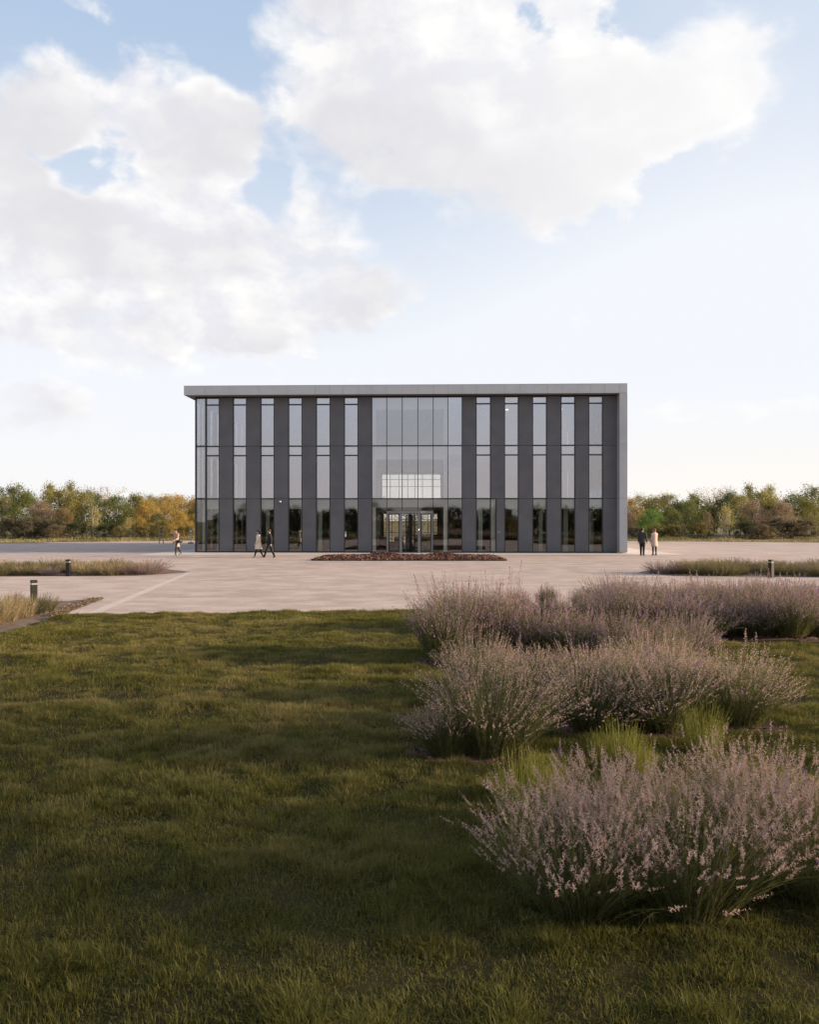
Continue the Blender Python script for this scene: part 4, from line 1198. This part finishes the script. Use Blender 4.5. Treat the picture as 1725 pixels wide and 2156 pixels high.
# ------------------------------------------------------------------ bark mulch
def mulch_sheet(name, cells, step, zf, label):
    """bed surface over the cells of a plan grid"""
    key = {}; v = []; f = []
    def vid(i, j):
        if (i, j) not in key:
            key[i, j] = len(v); x, y = i * step, j * step
            v.append((x + .03 * math.sin(i * 5.1 + j), y + .03 * math.sin(j * 3.7 + i * 2), zf(x, y)))
        return key[i, j]
    for i, j in cells: f.append((vid(i, j), vid(i + 1, j), vid(i + 1, j + 1), vid(i, j + 1)))
    me = npmesh(name, np.array(v), np.array(f), M['mulch'], smooth=True)
    return tag(link(name, me), label, 'mulch', None, 'stuff')
def chips(n, xs, ys, zs, size, name, label, mats):
    c = np.stack([xs, ys, zs], 1); a = unit(n); a[:, 2] *= .45; a /= np.linalg.norm(a, axis=1, keepdims=True)
    b = np.cross(a, unit(n)); b /= np.linalg.norm(b, axis=1, keepdims=True); nn = np.cross(a, b)
    s = (size * rng.uniform(.5, 1.4, n))[:, None]; w = s * .42; h = s * .16
    v = np.stack([c - a * s - b * w, c + a * s - b * w * .7, c + a * s + b * w, c - a * s + b * w * .8, c + nn * h], 1).reshape(-1, 3)
    k = np.arange(n)[:, None] * 5
    f = np.stack([k + [0, 1, 4], k + [1, 2, 4], k + [2, 3, 4], k + [3, 0, 4]], 1).reshape(-1, 3)
    return tag(link(name, npmesh(name, v, f, mats)), label, 'mulch', None, 'stuff')
CHIP = leafmat('bark_chip', (.055, .029, .024), (.185, .10, .082), .0)
step = .16
gxx, gyy = np.meshgrid(np.arange(-20, 110), np.arange(20, 160), indexing='ij')
cx_, cy_ = (gxx + .5) * step, (gyy + .5) * step
d = in_beds(cx_, cy_, .78)
ok = ((d < 1) & (cy_ > 6.5)) | ((cx_ > 3.6) & (cy_ > 14.9 + .02 * (cx_ - 3.6) - .25 * np.sin(cx_ * .9)) & (cy_ < 20.4) & (cx_ < 16) & (cy_ < lawn_back(cx_) + .9))
cells = list(zip(gxx[ok].tolist(), gyy[ok].tolist()))
mulch_sheet('mulch_bed', cells, step, lambda x, y: float(lawn_z(x, y)) + .006 if y < 19 else .03, 'dark bark mulch under the lavender beds')
q = rng.choice(len(cells), 9000); cc = np.array(cells)[q]
xs = (cc[:, 0] + rng.random(9000)) * step; ys = (cc[:, 1] + rng.random(9000)) * step
chips(9000, xs, ys, np.where(ys < 19, lawn_z(xs, ys) + .026, .038), .022, 'bark_chips', 'bark chips scattered under the lavender', CHIP)
# the long bed of red brown bark in front of the entrance
def bed_half(y): return np.interp(y, [44.7, 50.5], [5.3, 5.15])
def mound(x, y):
    e = np.clip(np.minimum(np.minimum(y - 44.7, 50.4 - y) / .9, (bed_half(y) - np.abs(x)) / .9), 0, 1)
    return .015 + e * (.03 + .04 * (vnoise(x, y, .9) - .4) + .05 * vnoise(x + 4, y, 2.2) + .17 * np.exp(-((x + 1.45) / .75) ** 2 - ((y - 49.3) / 1.0) ** 2) + .15 * np.exp(-((x - 2.0) / .7) ** 2 - ((y - 49.3) / 1.0) ** 2))
gxs = np.linspace(-5.3, 5.3, 90); gys = np.linspace(44.7, 50.4, 40); v = []; f = []
for a in gxs:
    for b in gys:
        xx = a * float(bed_half(b)) / 5.3; v.append((xx, b, float(mound(np.array(xx), np.array(b)))))
for i in range(89):
    for j in range(39):
        a = i * 40 + j; f.append((a, a + 40, a + 41, a + 1))
mb_ = link('entrance_mulch_bed', npmesh('entrance_mulch_bed', np.array(v), np.array(f), M['mulch'], smooth=True)); tag(mb_, 'long low bed of red brown bark mulch before the entrance', 'mulch bed', None, 'stuff')
n = 14000
ys = rng.uniform(44.75, 50.3, n); xs = rng.uniform(-1, 1, n) * (bed_half(ys) - .05)
chips(n, xs, ys, mound(xs, ys) + .03, .075, 'bark_chips', 'loose red brown bark chips on the bed before the entrance', CHIP)

# ------------------------------------------------------------------ planted strips with dry grasses
sheet('bed_soil', [(-9.3, 35.25), (-9.9, 34.35), (-10.9, 33.0), (-16.2, 32.7), (-34, 32.4), (-34, 37.6), (-18.5, 37.5), (-11.2, 37.7), (-10.0, 36.2)], .010, M['soil'])
sheet('bed_soil', [(9.6, 34.9), (10.5, 33.0), (15.8, 32.1), (34, 31.2), (34, 37.0), (18.2, 37.0), (11.5, 37.6), (10.2, 36.0)], .010, M['soil'])
sheet('bed_soil', [(-7.9, 18.9), (-8.3, 20.4), (-8.62, 23.3), (-8.85, 23.4), (-9.4, 22.9), (-11, 22.6), (-16, 22.5), (-16, 14), (-7.9, 14.2), (-7.9, 17.1)], .010, M['soil'])
TCOL = {'straw': ((.24, .19, .10), (.36, .29, .17)), 'olive': ((.14, .125, .055), (.23, .195, .10)), 'dark': ((.065, .070, .036), (.12, .115, .06)), 'mauve': ((.22, .16, .15), (.31, .235, .21)), 'yellow': ((.20, .21, .035), (.32, .30, .075))}
TM = {k: leafmat('tuft_' + k, a, b, .3) for k, (a, b) in TCOL.items()}
def tuft_mesh(n, w, heads):
    p, q = bush_stems(n, .75, 1.0, .25, .48, .95)
    v, f = strip(p, w)
    return npmesh('blades', v, f, TM['straw']), leaves_mesh(florets(p[: n // 2], q[: n // 2], heads, .03, .82, .02), .034, TM['straw'], name='seed_heads')
TUFT = [tuft_mesh(460, .016, 5) for _ in range(4)]
TCACHE = {}
def tuft(x, y, h, kind, lab, group, k, wide=1.0, z=.01):
    t = empty('grass_clump', (x, y, z), rng.random() * 6.28, lab, 'grass clump', group); t.scale = (h * wide, h * wide, h)
    key = (k % 4, kind)
    if key not in TCACHE:
        r = []
        for me in TUFT[k % 4]:
            c = me.copy(); c.materials.clear(); c.materials.append(TM[kind]); r.append(c)
        TCACHE[key] = r
    link('blades', TCACHE[key][0], t)['kind'] = 'stuff'; link('seed_heads', TCACHE[key][1], t)['kind'] = 'stuff'
KW = {'straw': 'straw coloured', 'olive': 'olive green', 'dark': 'dark green', 'mauve': 'dusty mauve', 'yellow': 'yellow green'}
ORD = ('first', 'second', 'third', 'fourth', 'fifth', 'sixth', 'seventh', 'eighth', 'ninth', 'tenth', 'eleventh', 'twelfth')
def along_bed(x0, x1, ya, yb, what, group, n):
    """three uneven rows of clumps from the pointed end outwards"""
    cnt = {}
    for row, (fy, word) in enumerate(((.10, 'front'), (.45, 'middle'), (.8, 'back'))):
        for k in range(n):
            t = (k + .15 + .35 * row + rng.uniform(-.25, .25)) / n
            if t < .045 * row: continue
            x = x0 + (x1 - x0) * t
            yl, yh = float(np.interp(t, *ya)), float(np.interp(t, *yb))
            y = yl + (yh - yl) * (fy + rng.uniform(-.08, .08))
            if row == 0 and (abs(x + 13.5) < .45 or abs(x - 14.0) < .45): continue      # the bollards stand clear of the clumps
            kind = ('straw', 'olive', 'mauve', 'straw', 'dark', 'olive', 'mauve')[int(rng.integers(7))] if t > .25 else ('straw', 'mauve', 'straw', 'olive')[int(rng.integers(4))]
            c = cnt[kind, row] = cnt.get((kind, row), 0) + 1
            tuft(x, y, rng.uniform(.36, .54), kind, f'{ORD[c - 1]} {KW[kind]} clump from the point in the {word} row, {what}', group, k + row, rng.uniform(1.6, 2.3))
along_bed(-9.9, -24, ((0, .15, .5, 1), (34.5, 33.2, 32.9, 32.7)), ((0, .1, 1), (35.6, 37.2, 37.2)), 'strip towards glass corner', 'grasses in the strip towards the glass corner', 20)
along_bed(10.4, 24, ((0, .15, .5, 1), (34.2, 33.2, 32.3, 32.0)), ((0, .1, 1), (35.6, 37.0, 36.8)), 'strip towards end fin', 'grasses in the strip towards the end fin', 20)
for k, ((x, y, h, kind, _), lab) in enumerate(zip(BED_C, ('straw grass clump at the lawn edge by the picture edge', 'feathery straw grass clump in front of the closer bollard', 'dark green grass clump beside the closer bollard', 'olive grass clump at the pointed end beside the closer bollard', 'straw grass clump cut by the picture edge', 'mauve tipped grass clump behind the closer bollard', 'olive grass clump outside the picture beyond the closer bollard'))):
    tuft(x, y, h * 1.05, kind, lab, 'grasses round the closer bollard', k, .95)
for k, (x, y, h, kind, lab) in enumerate(TALLG):
    tuft(x, y, h, kind, lab, 'tall grass tufts among the lavender', k, .55, float(lawn_z(x, y)))
# crumbs of soil and leaf litter spilling along the bed edges
n = 2600
ta = rng.random(n); xs = -8.35 - ta * .5 + rng.normal(size=n) * .10; ys = 19.2 + ta * 4.3 + rng.normal(size=n) * .1
chips(n, xs, ys, np.full(n, .02) + rng.random(n) * .03, .019, 'leaf_litter', 'dry leaf litter along the edge of the bed by the closer bollard', leafmat('dry_litter', (.10, .075, .05), (.22, .165, .115), 0))

# ------------------------------------------------------------------ people
M['skin'] = mat('skin', (.50, .33, .25), .55, (.46, .29, .22), 20)
M['hairdark'] = mat('dark_hair', (.022, .016, .013), .5, (.035, .024, .018), 40)
M['hairbrown'] = mat('brown_hair', (.16, .085, .045), .5, (.11, .06, .03), 40)
M['cream'] = mat('cream_wool', (.74, .63, .50), .9, (.68, .57, .45), 6, bump=.2, bscale=200)
M['pink'] = mat('pink_beige_wool', (.52, .41, .36), .9, (.47, .365, .325), 6, bump=.2, bscale=200)
M['tan'] = mat('tan_cloth', (.42, .29, .235), .85, (.37, .25, .205), 7)
M['tanskirt'] = mat('light_tan_cloth', (.44, .32, .26), .85, (.39, .28, .23), 7)
M['suit'] = mat('black_suit', (.016, .016, .018), .8, (.022, .022, .024), 8)
M['charcoal'] = mat('charcoal_jacket', (.035, .036, .038), .85, (.045, .046, .047), 8)
M['trousers'] = mat('black_trousers', (.014, .014, .016), .85)
M['tights'] = mat('black_tights', (.020, .018, .018), .6)
M['leather'] = mat('black_leather', (.012, .012, .013), .35)
M['sneaker'] = mat('white_sneaker', (.66, .62, .56), .6)
M['scarf'] = mat('pink_scarf', (.55, .27, .25), .9)
M['shirt'] = mat('white_shirt', (.70, .70, .70), .8)

def skin_body(chains, radii, root_i):
    """grow one continuous body surface round a joint skeleton"""
    me = bpy.data.meshes.new('body')
    me.from_pydata([tuple(p) for p in radii['co']], chains, [])
    o = bpy.data.objects.new('body', me); COL.objects.link(o)
    md = o.modifiers.new('skin', 'SKIN'); md.use_smooth_shade = True
    o.modifiers.new('sub', 'SUBSURF').levels = 1
    sk = me.skin_vertices[0].data
    for i, r in enumerate(radii['r']):
        sk[i].radius = r if isinstance(r, tuple) else (r, r)
        sk[i].use_root = (i == root_i)
    dg = bpy.context.evaluated_depsgraph_get()
    res = bpy.data.meshes.new_from_object(o.evaluated_get(dg))
    bpy.data.objects.remove(o); bpy.data.meshes.remove(me)
    return res

def person(loc, rz, label, H=1.72, legs=((.30, .05), (-.30, .25)), arms=((-.2, .15, .10), (.2, .25, .10)), female=True, lean=0.0, head_turn=0.0,
           coat=None, coat_hem=.55, coat_flare=.25, collar=True, lower=None, lower_kind='trousers', skirt=None, shoe='leather', heel=0.0, hair='hairdark', hair_len=0.0, shirt=None, scarf=None):
    """a person facing -Y before turning: legs and arms as (swing forward, bend[, spread]) in radians, left side first"""
    s = H / 1.75
    V = lambda x, f, z: Vector((x, -f, z))
    hipz = .93
    J = {}
    low = 9
    for n, sx, (a, k) in (('L', 1, legs[0]), ('R', -1, legs[1])):
        hip = V(.085 * sx, 0, hipz)
        kn = hip + V(.005 * sx, .43 * math.sin(a), -.43 * math.cos(a))
        an = kn + V(0, .42 * math.sin(a - k), -.42 * math.cos(a - k))
        J['hip' + n], J['kn' + n], J['an' + n] = hip, kn, an
        J['pitch' + n] = (a - k) * .55
        low = min(low, an.z)
    dz = .075 + heel - low
    for k in list(J):
        if isinstance(J[k], Vector): J[k] = J[k] + Vector((0, 0, dz))
    sway = lambda z: V(0, lean * max(0, z - .95), 0)
    P = lambda x, f, z: V(x, f, z + dz) + sway(z)
    shw = .165 if female else .195
    J['pel'] = P(0, 0, .97); J['wai'] = P(0, .01, 1.12); J['che'] = P(0, 0, 1.30); J['nec'] = P(0, -.01, 1.44); J['ne2'] = P(0, .005, 1.51); J['hd'] = P(0, .025, 1.62)
    for n, sx, (a, k, sp_) in (('L', 1, arms[0]), ('R', -1, arms[1])):
        sh = P(shw * sx, -.01, 1.405)
        d1 = V(math.sin(sp_) * sx, math.sin(a), -math.cos(a) * math.cos(sp_)).normalized()
        el_ = sh + d1 * .285
        d2 = V(math.sin(sp_ * .3) * sx, math.sin(a + k), -math.cos(a + k)).normalized()
        wr = el_ + d2 * .25
        J['sh' + n], J['el' + n], J['wr' + n], J['hd' + n], J['dir' + n] = sh, el_, wr, wr + d2 * .09, d2
    names = ['pel', 'wai', 'che', 'nec', 'ne2', 'hd0']
    co = [J['pel'], J['wai'], J['che'], J['nec'], J['ne2'], J['hd']]
    w = (.88 if female else 1.0)
    rr = [(.15 * w, .105), (.125 * w, .095), (.15 * w, .105), (.075, .06), (.052, .054), (.05, .05)]
    ch = [(0, 1), (1, 2), (2, 3), (3, 4), (4, 5)]
    def add(p, r, par):
        co.append(p); rr.append(r); ch.append((par, len(co) - 1)); return len(co) - 1
    for n in 'LR':
        i = add(J['hip' + n], .085, 0); i = add(J['hip' + n].lerp(J['kn' + n], .5), .068, i); i = add(J['kn' + n], .052, i)
        i = add(J['kn' + n].lerp(J['an' + n], .35), .05, i); i = add(J['an' + n], .034, i)
        ft = Vector((0, -math.cos(J['pitch' + n]), math.sin(J['pitch' + n]) - heel * 4))
        i = add(J['an' + n] + Vector((0, 0, -.035)) + ft.normalized() * .13, .028, i)
        J['toe' + n] = J['an' + n] + Vector((0, 0, -.04)) + ft.normalized() * .155
        i = add(J['sh' + n], .052, 2); i = add(J['el' + n], .038, i); i = add(J['wr' + n], .025, i); i = add(J['wr' + n] + J['dir' + n] * .055, (.036, .018), i)
        d = J['dir' + n]; sd_ = Vector((0, 1, 0)) - d * d.y; sd_.normalize(); pm = d.cross(sd_)
        for q, (off, ln) in enumerate(((-.027, .062), (-.009, .072), (.010, .068), (.027, .052))):
            b = add(J['wr' + n] + d * .085 + sd_ * off, .0085, i)
            b2 = add(J['wr' + n] + d * (.085 + ln * .55) + sd_ * off * 1.1 + pm * .006, .0078, b)
            add(J['wr' + n] + d * (.085 + ln * .95) + sd_ * off * 1.05 + pm * .018, .0062, b2)
        b = add(J['wr' + n] + d * .045 - sd_ * .038, .0095, i - 0)
        add(J['wr' + n] + d * .085 - sd_ * .056 + pm * .01, .0075, b)
    root = empty('person', loc, rz, label, 'person')
    root.scale = (s, s, s)
    me = skin_body(ch, {'co': co, 'r': rr}, 0)
    # head: skull, jaw, nose, ears and eyes on the same surface
    bm = bmesh.new(); bm.from_mesh(me)
    T = Matrix.Translation(J['hd']) @ Matrix.Rotation(head_turn, 4, 'Z')
    r = bmesh.ops.create_uvsphere(bm, u_segments=16, v_segments=12, radius=1.0)
    for v in r['verts']:
        x, y, z = v.co
        jaw = 1 - .24 * max(0, -z) ** 1.2
        v.co = T @ Vector((x * .076 * jaw, y * .096 * (1 - .10 * max(0, -z)) - (.012 if z < -.3 else 0), z * .118))
    for c, rad in (((0, -.100, -.012), (.012, .020, .022)), ((.077, .004, -.01), (.010, .020, .032)), ((-.077, .004, -.01), (.010, .020, .032)), ((0, -.096, -.052), (.024, .010, .007))):
        q = bmesh.ops.create_uvsphere(bm, u_segments=8, v_segments=6, radius=1.0)
        for v in q['verts']: v.co = T @ (Vector(c) + Vector((v.co.x * rad[0], v.co.y * rad[1], v.co.z * rad[2])))
    nf = len(bm.faces)
    for sx in (-1, 1):
        q = bmesh.ops.create_uvsphere(bm, u_segments=8, v_segments=6, radius=1.0)
        for v in q['verts']: v.co = T @ (Vector((.030 * sx, -.088, .012)) + Vector((v.co.x * .014, v.co.y * .008, v.co.z * .007)))
    bm.faces.ensure_lookup_table()
    for f in bm.faces:
        f.smooth = True; f.material_index = 1 if f.index >= nf or False else 0
    for f in list(bm.faces)[nf:]: f.material_index = 1
    bm.to_mesh(me); bm.free()
    me.materials.clear(); me.materials.append(M['skin']); me.materials.append(M['hairdark'])
    link('body', me, root)

    def ell(c, rx, ry, n=22, sq=.0):
        return [Vector((c.x + rx * math.cos(2 * math.pi * j / n), c.y + ry * math.sin(2 * math.pi * j / n), c.z)) for j in range(n)]
    # lower garment
    lm_ = M[lower or 'trousers']
    b = MB()
    for n in 'LR':
        wd = 1.18 if lower_kind == 'trousers' else 1.06
        h, k_, a = J['hip' + n], J['kn' + n], J['an' + n]
        end = a + (Vector((0, 0, -.02)) if lower_kind == 'trousers' else Vector((0, 0, .0)))
        b.tube([h + Vector((0, 0, .04)), h.lerp(k_, .5), k_, k_.lerp(a, .35), k_.lerp(a, .75), end], [.10 * w, .082 * wd, .060 * wd, .058 * wd, (.056 if lower_kind == 'trousers' else .042), (.058 if lower_kind == 'trousers' else .038)], 14)
    b.ring_loft([ell(P(0, 0, z), rx * w, ry) for z, rx, ry in ((.86, .135, .105), (.95, .165, .118), (1.08, .145, .108))])
    b.build('trousers' if lower_kind == 'trousers' else 'tights', lm_, root, True)
    if skirt:
        mid = (J['knL'] + J['knR']) / 2
        bb = MB(); rings = []
        for z, rx, ry in ((1.08, .145, .112), (.96, .178, .135), (.80, .195, .165), (.60, .215, .215)):
            t = (1.08 - z) / .48
            c = P(0, 0, z); c.y += (mid.y - c.y) * t * .6
            rings.append([p + Vector((0, 0, 0)) + (p - c) * .05 * math.sin(j * 1.9) * t for j, p in enumerate(ell(c, rx * w, ry))])
        bb.ring_loft(rings, False); bb.build('skirt', M[skirt], root, True)
    # coat or jacket with sleeves, lapels and hem
    if coat:
        mid = (J['knL'] + J['knR']) / 2
        prof = [(1.475, .070, .070), (1.455, .115, .082), (1.425, .195 if not female else .170, .100), (1.36, .205 if not female else .182, .122), (1.22, .185 if not female else .165, .125), (1.08, .172 if not female else .158, .122), (.97, .190 if not female else .182, .135)]
        z = .97 - .10
        while z > coat_hem - .01:
            t = (.97 - z) / .5; prof.append((z, .185 + coat_flare * .20 * t, .138 + coat_flare * .34 * t)); z -= .10
        rings = []
        for z, rx, ry in prof:
            c = P(0, 0, z); t = max(0, (.97 - z) / .6)
            c.y += (mid.y - c.y) * t * .55
            rings.append([p + Vector((0, (p.y - c.y) * .05 * math.sin(j * 2.3 + z * 9) * (t + .3), 0)) for j, p in enumerate(ell(c, rx, ry))])
        c = MB(); c.ring_loft(rings, False)
        co_ = c.build('coat', M[coat], root, True)
        sm_ = co_.modifiers.new('thick', 'SOLIDIFY'); sm_.thickness = .012
        for n in 'LR':
            q = MB(); sh, e, wr = J['sh' + n], J['el' + n], J['wr' + n]
            inn = sh + (J['che'] - sh) * .28
            q.tube([inn + Vector((0, 0, .01)), sh + Vector((0, 0, -.005)), sh.lerp(e, .5), e, e.lerp(wr, .5), wr + J['dir' + n] * .005], [.070, .074, .060, .054, .048, .043], 14)
            q.build('sleeve', M[coat], root, True)
        if collar:
            q = MB()
            for sx in (-1, 1):
                top = P(.045 * sx, .075, 1.475); mid_ = P(.090 * sx, .118, 1.36); bot = P(.012 * sx, .136, 1.16); inn = P(.030 * sx, .098, 1.44)
                for dd in (0.0,):
                    q.face([top, mid_, bot, inn] if sx > 0 else [inn, bot, mid_, top])
            cl_ = q.build('lapel', M[coat], root); cl_.modifiers.new('t', 'SOLIDIFY').thickness = .008
        q = MB()
        for zz_ in (1.10, .98): q.tube([P(.015, .140, zz_), P(.015, .148, zz_)], .011, 10)
        q.build('button', M['black'], root)
    if shirt:
        q = MB(); q.face([P(-.030, .094, 1.465), P(.030, .094, 1.465), P(.012, .137, 1.22), P(-.012, .137, 1.22)])
        q.build('shirt_front', M[shirt], root).modifiers.new('t', 'SOLIDIFY').thickness = .006
    if scarf:
        q = MB(); q.ring_loft([ell(P(0, .01, z), rx, ry) for z, rx, ry in ((1.44, .085, .09), (1.475, .10, .105), (1.51, .092, .097), (1.54, .070, .075))], False)
        q.build('scarf', M[scarf], root, True)
    # shoes
    for n in 'LR':
        a, toe = J['an' + n], J['toe' + n]
        d = (toe - a); d.normalize()
        q = MB()
        hl = a - Vector((d.x, d.y, 0)) * .05 + Vector((0, 0, -.045))
        up = Vector((0, 0, 1))
        side = d.cross(up).normalized(); upn = side.cross(d).normalized()
        rings = []
        for t, wd, ht in ((0, .026, .055), (.18, .034, .075), (.45, .036, .060), (.72, .043, .042), (.92, .036, .030), (1.0, .018, .018)):
            c = hl.lerp(toe + Vector((0, 0, -.02)), t)
            rings.append([c + side * (wd * math.cos(2 * math.pi * j / 12)) + upn * (ht * .5 + ht * .5 * math.sin(2 * math.pi * j / 12) - .012) for j in range(12)])
        q.ring_loft(rings)
        if heel: q.tube([hl + Vector((0, 0, .01)), hl + Vector((0, 0, -heel - .015))], [.022, .012], 8)
        else: q.ring_loft([[r_[j] + upn * (-.018 if k2 == 0 else 0.0) * 1.0 for j, r_ in ((k3, rings[i]) for i in range(6) for k3 in (9,))] + [] for k2 in ()]) if False else None
        if lower_kind != 'trousers' and heel: q.tube([a + Vector((0, 0, -.03)), a + Vector((0, 0, .08)), a.lerp(J['kn' + n], .45)], [.042, .044, .056], 12)
        q.build('shoe', M[shoe], root, True)
    # hair
    q = MB()
    n = 18; rings = []
    for z, k_ in ((.122, .10), (.112, .45), (.090, .80), (.055, 1.0), (.02, 1.06), (-.02, 1.05)):
        ring = []
        for j in range(n):
            a = 2 * math.pi * j / n
            x, y = math.cos(a), math.sin(a)
            front = max(0, -y)
            zz_ = z + (front ** 2) * (.060 if z < .05 else .0) * (1 if z < .05 else 0)
            ring.append(T @ Vector((x * .083 * k_, y * .104 * k_ + .006, zz_ + .006)))
        rings.append(ring)
    if hair_len == 0:
        ring = [T @ Vector((math.cos(2 * math.pi * j / n) * .078, abs(math.sin(2 * math.pi * j / n)) * .098 * (1 if math.sin(2 * math.pi * j / n) > 0 else -.12) + .008, -.06 if math.sin(2 * math.pi * j / n) > 0 else .03)) for j in range(n)]
        rings.append(ring)
    q.ring_loft(rings)
    if hair_len:
        rr_ = []
        for t in (0, .25, .5, .75, 1.0):
            z = .03 - hair_len * t
            c = T @ Vector((0, .045 + .02 * t, z))
            rr_.append([c + Matrix.Rotation(head_turn, 3, 'Z') @ Vector((math.cos(2 * math.pi * j / 14) * (.088 + .010 * math.sin(t * 3)) * (1 - .3 * t * t), math.sin(2 * math.pi * j / 14) * (.062 - .02 * t), 0)) for j in range(14)])
        q.ring_loft(rr_)
    q.build('hair', M[hair], root, True)
    return root, J, s

# walking couple in front of the facade, both heading towards the glass corner
person((-8.80, 48.45, 0), -R(90) + .38, 'woman in a knee length cream coat and white shoes walking beside a man in black', 1.66, legs=((.36, .08), (-.26, .20)), arms=((.34, .20, .12), (-.22, .22, .10)), coat='cream', coat_hem=.58, coat_flare=.32,
       lower='tights', lower_kind='tights', shoe='sneaker', hair='hairdark', hair_len=.30)
person((-8.14, 48.35, 0), -R(90) + .25, 'dark haired man in a black suit walking behind the woman in the cream coat', 1.74, legs=((.42, .06), (-.30, .12)), arms=((-.20, .20, .10), (.22, .25, .12)), female=False, coat='suit', coat_hem=.80, coat_flare=.05, lower='trousers', hair='hairdark', shirt='shirt')
# lone walker with a shoulder bag
pr, J, s_ = person((-13.95, 49.7, .008), -R(90) + .95, 'woman in tan jacket and skirt, black tights and heels, striding alone past the glass corner', 1.62, legs=((.20, .10), (-.46, .12)), arms=((.25, .9, .18), (-.10, .35, .22)), coat='tan', coat_hem=.93, coat_flare=.0, lower='tights', lower_kind='tights',
                  skirt='tanskirt', shoe='leather', heel=.055, hair='hairdark', hair_len=.14)
bag = empty('shoulder_bag', (0, 0, 0), 0, 'small black shoulder bag hanging at the hip of the woman in tan', 'bag')
bag.matrix_world = Matrix.Translation((-13.95, 49.7, .008)) @ Matrix.Rotation(-R(90) + .95, 4, 'Z')
hp = Vector((.27, .10, .92))
MB().ring_loft([[hp + Vector((.05 * math.cos(a) * k, .13 * math.sin(a) * k, z)) for a in [i * math.pi / 8 for i in range(16)]] for z, k in ((-.10, .6), (-.06, .95), (.02, 1.05), (.08, .85), (.10, .5))]).build('pouch', M['leather'], bag, True)
MB().tube([hp + Vector((0, .10, .08)), Vector((.215, .06, 1.15)), Vector((.17, .02, 1.345)), Vector((.20, -.06, 1.12)), hp + Vector((0, -.10, .08))], .008, 6).build('strap', M['leather'], bag)
# standing couple
person((14.27, 50.93, 0), R(180) - .55, 'man in a charcoal jacket standing with his back turned beside a woman', 1.72, legs=((.03, .02), (-.03, .02)), arms=((.02, .10, .16), (.12, .25, .14)), female=False, coat='charcoal', coat_hem=.76, coat_flare=.05, lower='trousers', hair='hairdark', head_turn=-.5)
person((15.02, 50.95, 0), R(180) + .35, 'brown haired woman in a long pink beige coat and black boots standing by a man', 1.66, legs=((.05, .04), (-.05, .02)), arms=((.10, .30, .10), (.10, .30, .10)), coat='pink', coat_hem=.52, coat_flare=.16, lower='tights', lower_kind='tights', shoe='leather', heel=.03, hair='hairbrown', hair_len=.22, head_turn=.6, scarf='scarf')
# figure inside the lobby
lp = Matrix.Rotation(BROT, 4, 'Z') @ Vector((14.15, 4.6, .028)) + Vector(BO)
person(lp, R(80), 'person in dark clothes standing inside the lobby behind the revolving door', 1.74, legs=((.06, .02), (-.06, .04)), arms=((.05, .2, .1), (-.05, .2, .1)), female=False, coat='suit', coat_hem=.62, coat_flare=.1, lower='trousers', hair='hairdark')

# ------------------------------------------------------------------ bollards and posts
M['bollard'] = mat('bollard_bronze_black', (.013, .012, .012), .6, (.02, .018, .018), 9)
M['bollardtop'] = mat('frosted_lens', (.30, .31, .30), .3)
def bollard(x, y, h, rz, lab):
    t = empty('bollard_light', (x, y, 0), rz, lab, 'bollard light', 'bollard lights in the planting')
    w = .0775
    def shell(k, z0, z1): return [[(sx * w * k, sy * w * k, z) for sx, sy in ((-1, -.92), (-.92, -1), (.92, -1), (1, -.92), (1, .92), (.92, 1), (-.92, 1), (-1, .92))] for z in (z0, z1)]
    MB().ring_loft(shell(1, .012, h - .12)).build('post', M['bollard'], t)
    MB().ring_loft(shell(.90, h - .12, h - .075)).build('lens', M['bollardtop'], t)
    MB().ring_loft(shell(1.0, h - .075, h)).build('cap', M['bollard'], t)
    MB().box(-.12, .12, -.12, .12, .0, .012).build('base_plate', M['bollard'], t)
bollard(-9.87, 21.83, .66, R(34), 'black square bollard light among grass clumps by the lawn corner, the larger looking one')
bollard(-13.50, 32.86, .66, R(4), 'black square bollard light standing in the dry grass strip towards the glass corner')
bollard(13.98, 32.12, .69, R(28), 'black square bollard light standing in the dry grass strip towards the end fin')
M['oldwood'] = mat('weathered_wood', (.34, .30, .25), .9, (.24, .21, .17), 8)
t = empty('tree_stake', (-22.4, 75.0, -.01), .2, 'pair of weathered wooden stakes with a crossbar at the far paving edge', 'wooden stake')
for x in (-.17, .17): MB().tube([(x, 0, 0), (x * .9, 0, 1.35)], .04, 8).build('stake', M['oldwood'], t)
MB().box(-.22, .22, -.03, .03, .86, .96).build('crossbar', M['oldwood'], t)
t = empty('sign_post', (-20.1, 76.4, -.01), .1, 'small grey post with a round plate near the glass corner at the far paving edge', 'sign post')
MB().tube([(0, 0, 0), (0, 0, 1.0)], .035, 8).build('post', M['steel'], t)
MB().tube([(0, -.03, 1.12), (0, .0, 1.12)], .20, 18).build('plate', M['doorframe'], t)
MB().box(-.09, .09, -.045, -.03, 1.04, 1.20).build('symbol', M['white'], t)
MB().box(-.25, .25, -.12, .12, 0, .10).build('foot', M['black'], t)
t = empty('marker_post', (23.4, 84.6, -.01), 0, 'short pale marker post at the far paving edge behind the standing man', 'marker post')
MB().tube([(0, 0, 0), (0, 0, .55)], [.11, .09], 8).build('post', M['oldwood'], t)
MB().tube([(0, 0, .55), (0, 0, .62), (0, 0, .66)], [.11, .10, .04], 8).build('cap', M['white'], t)
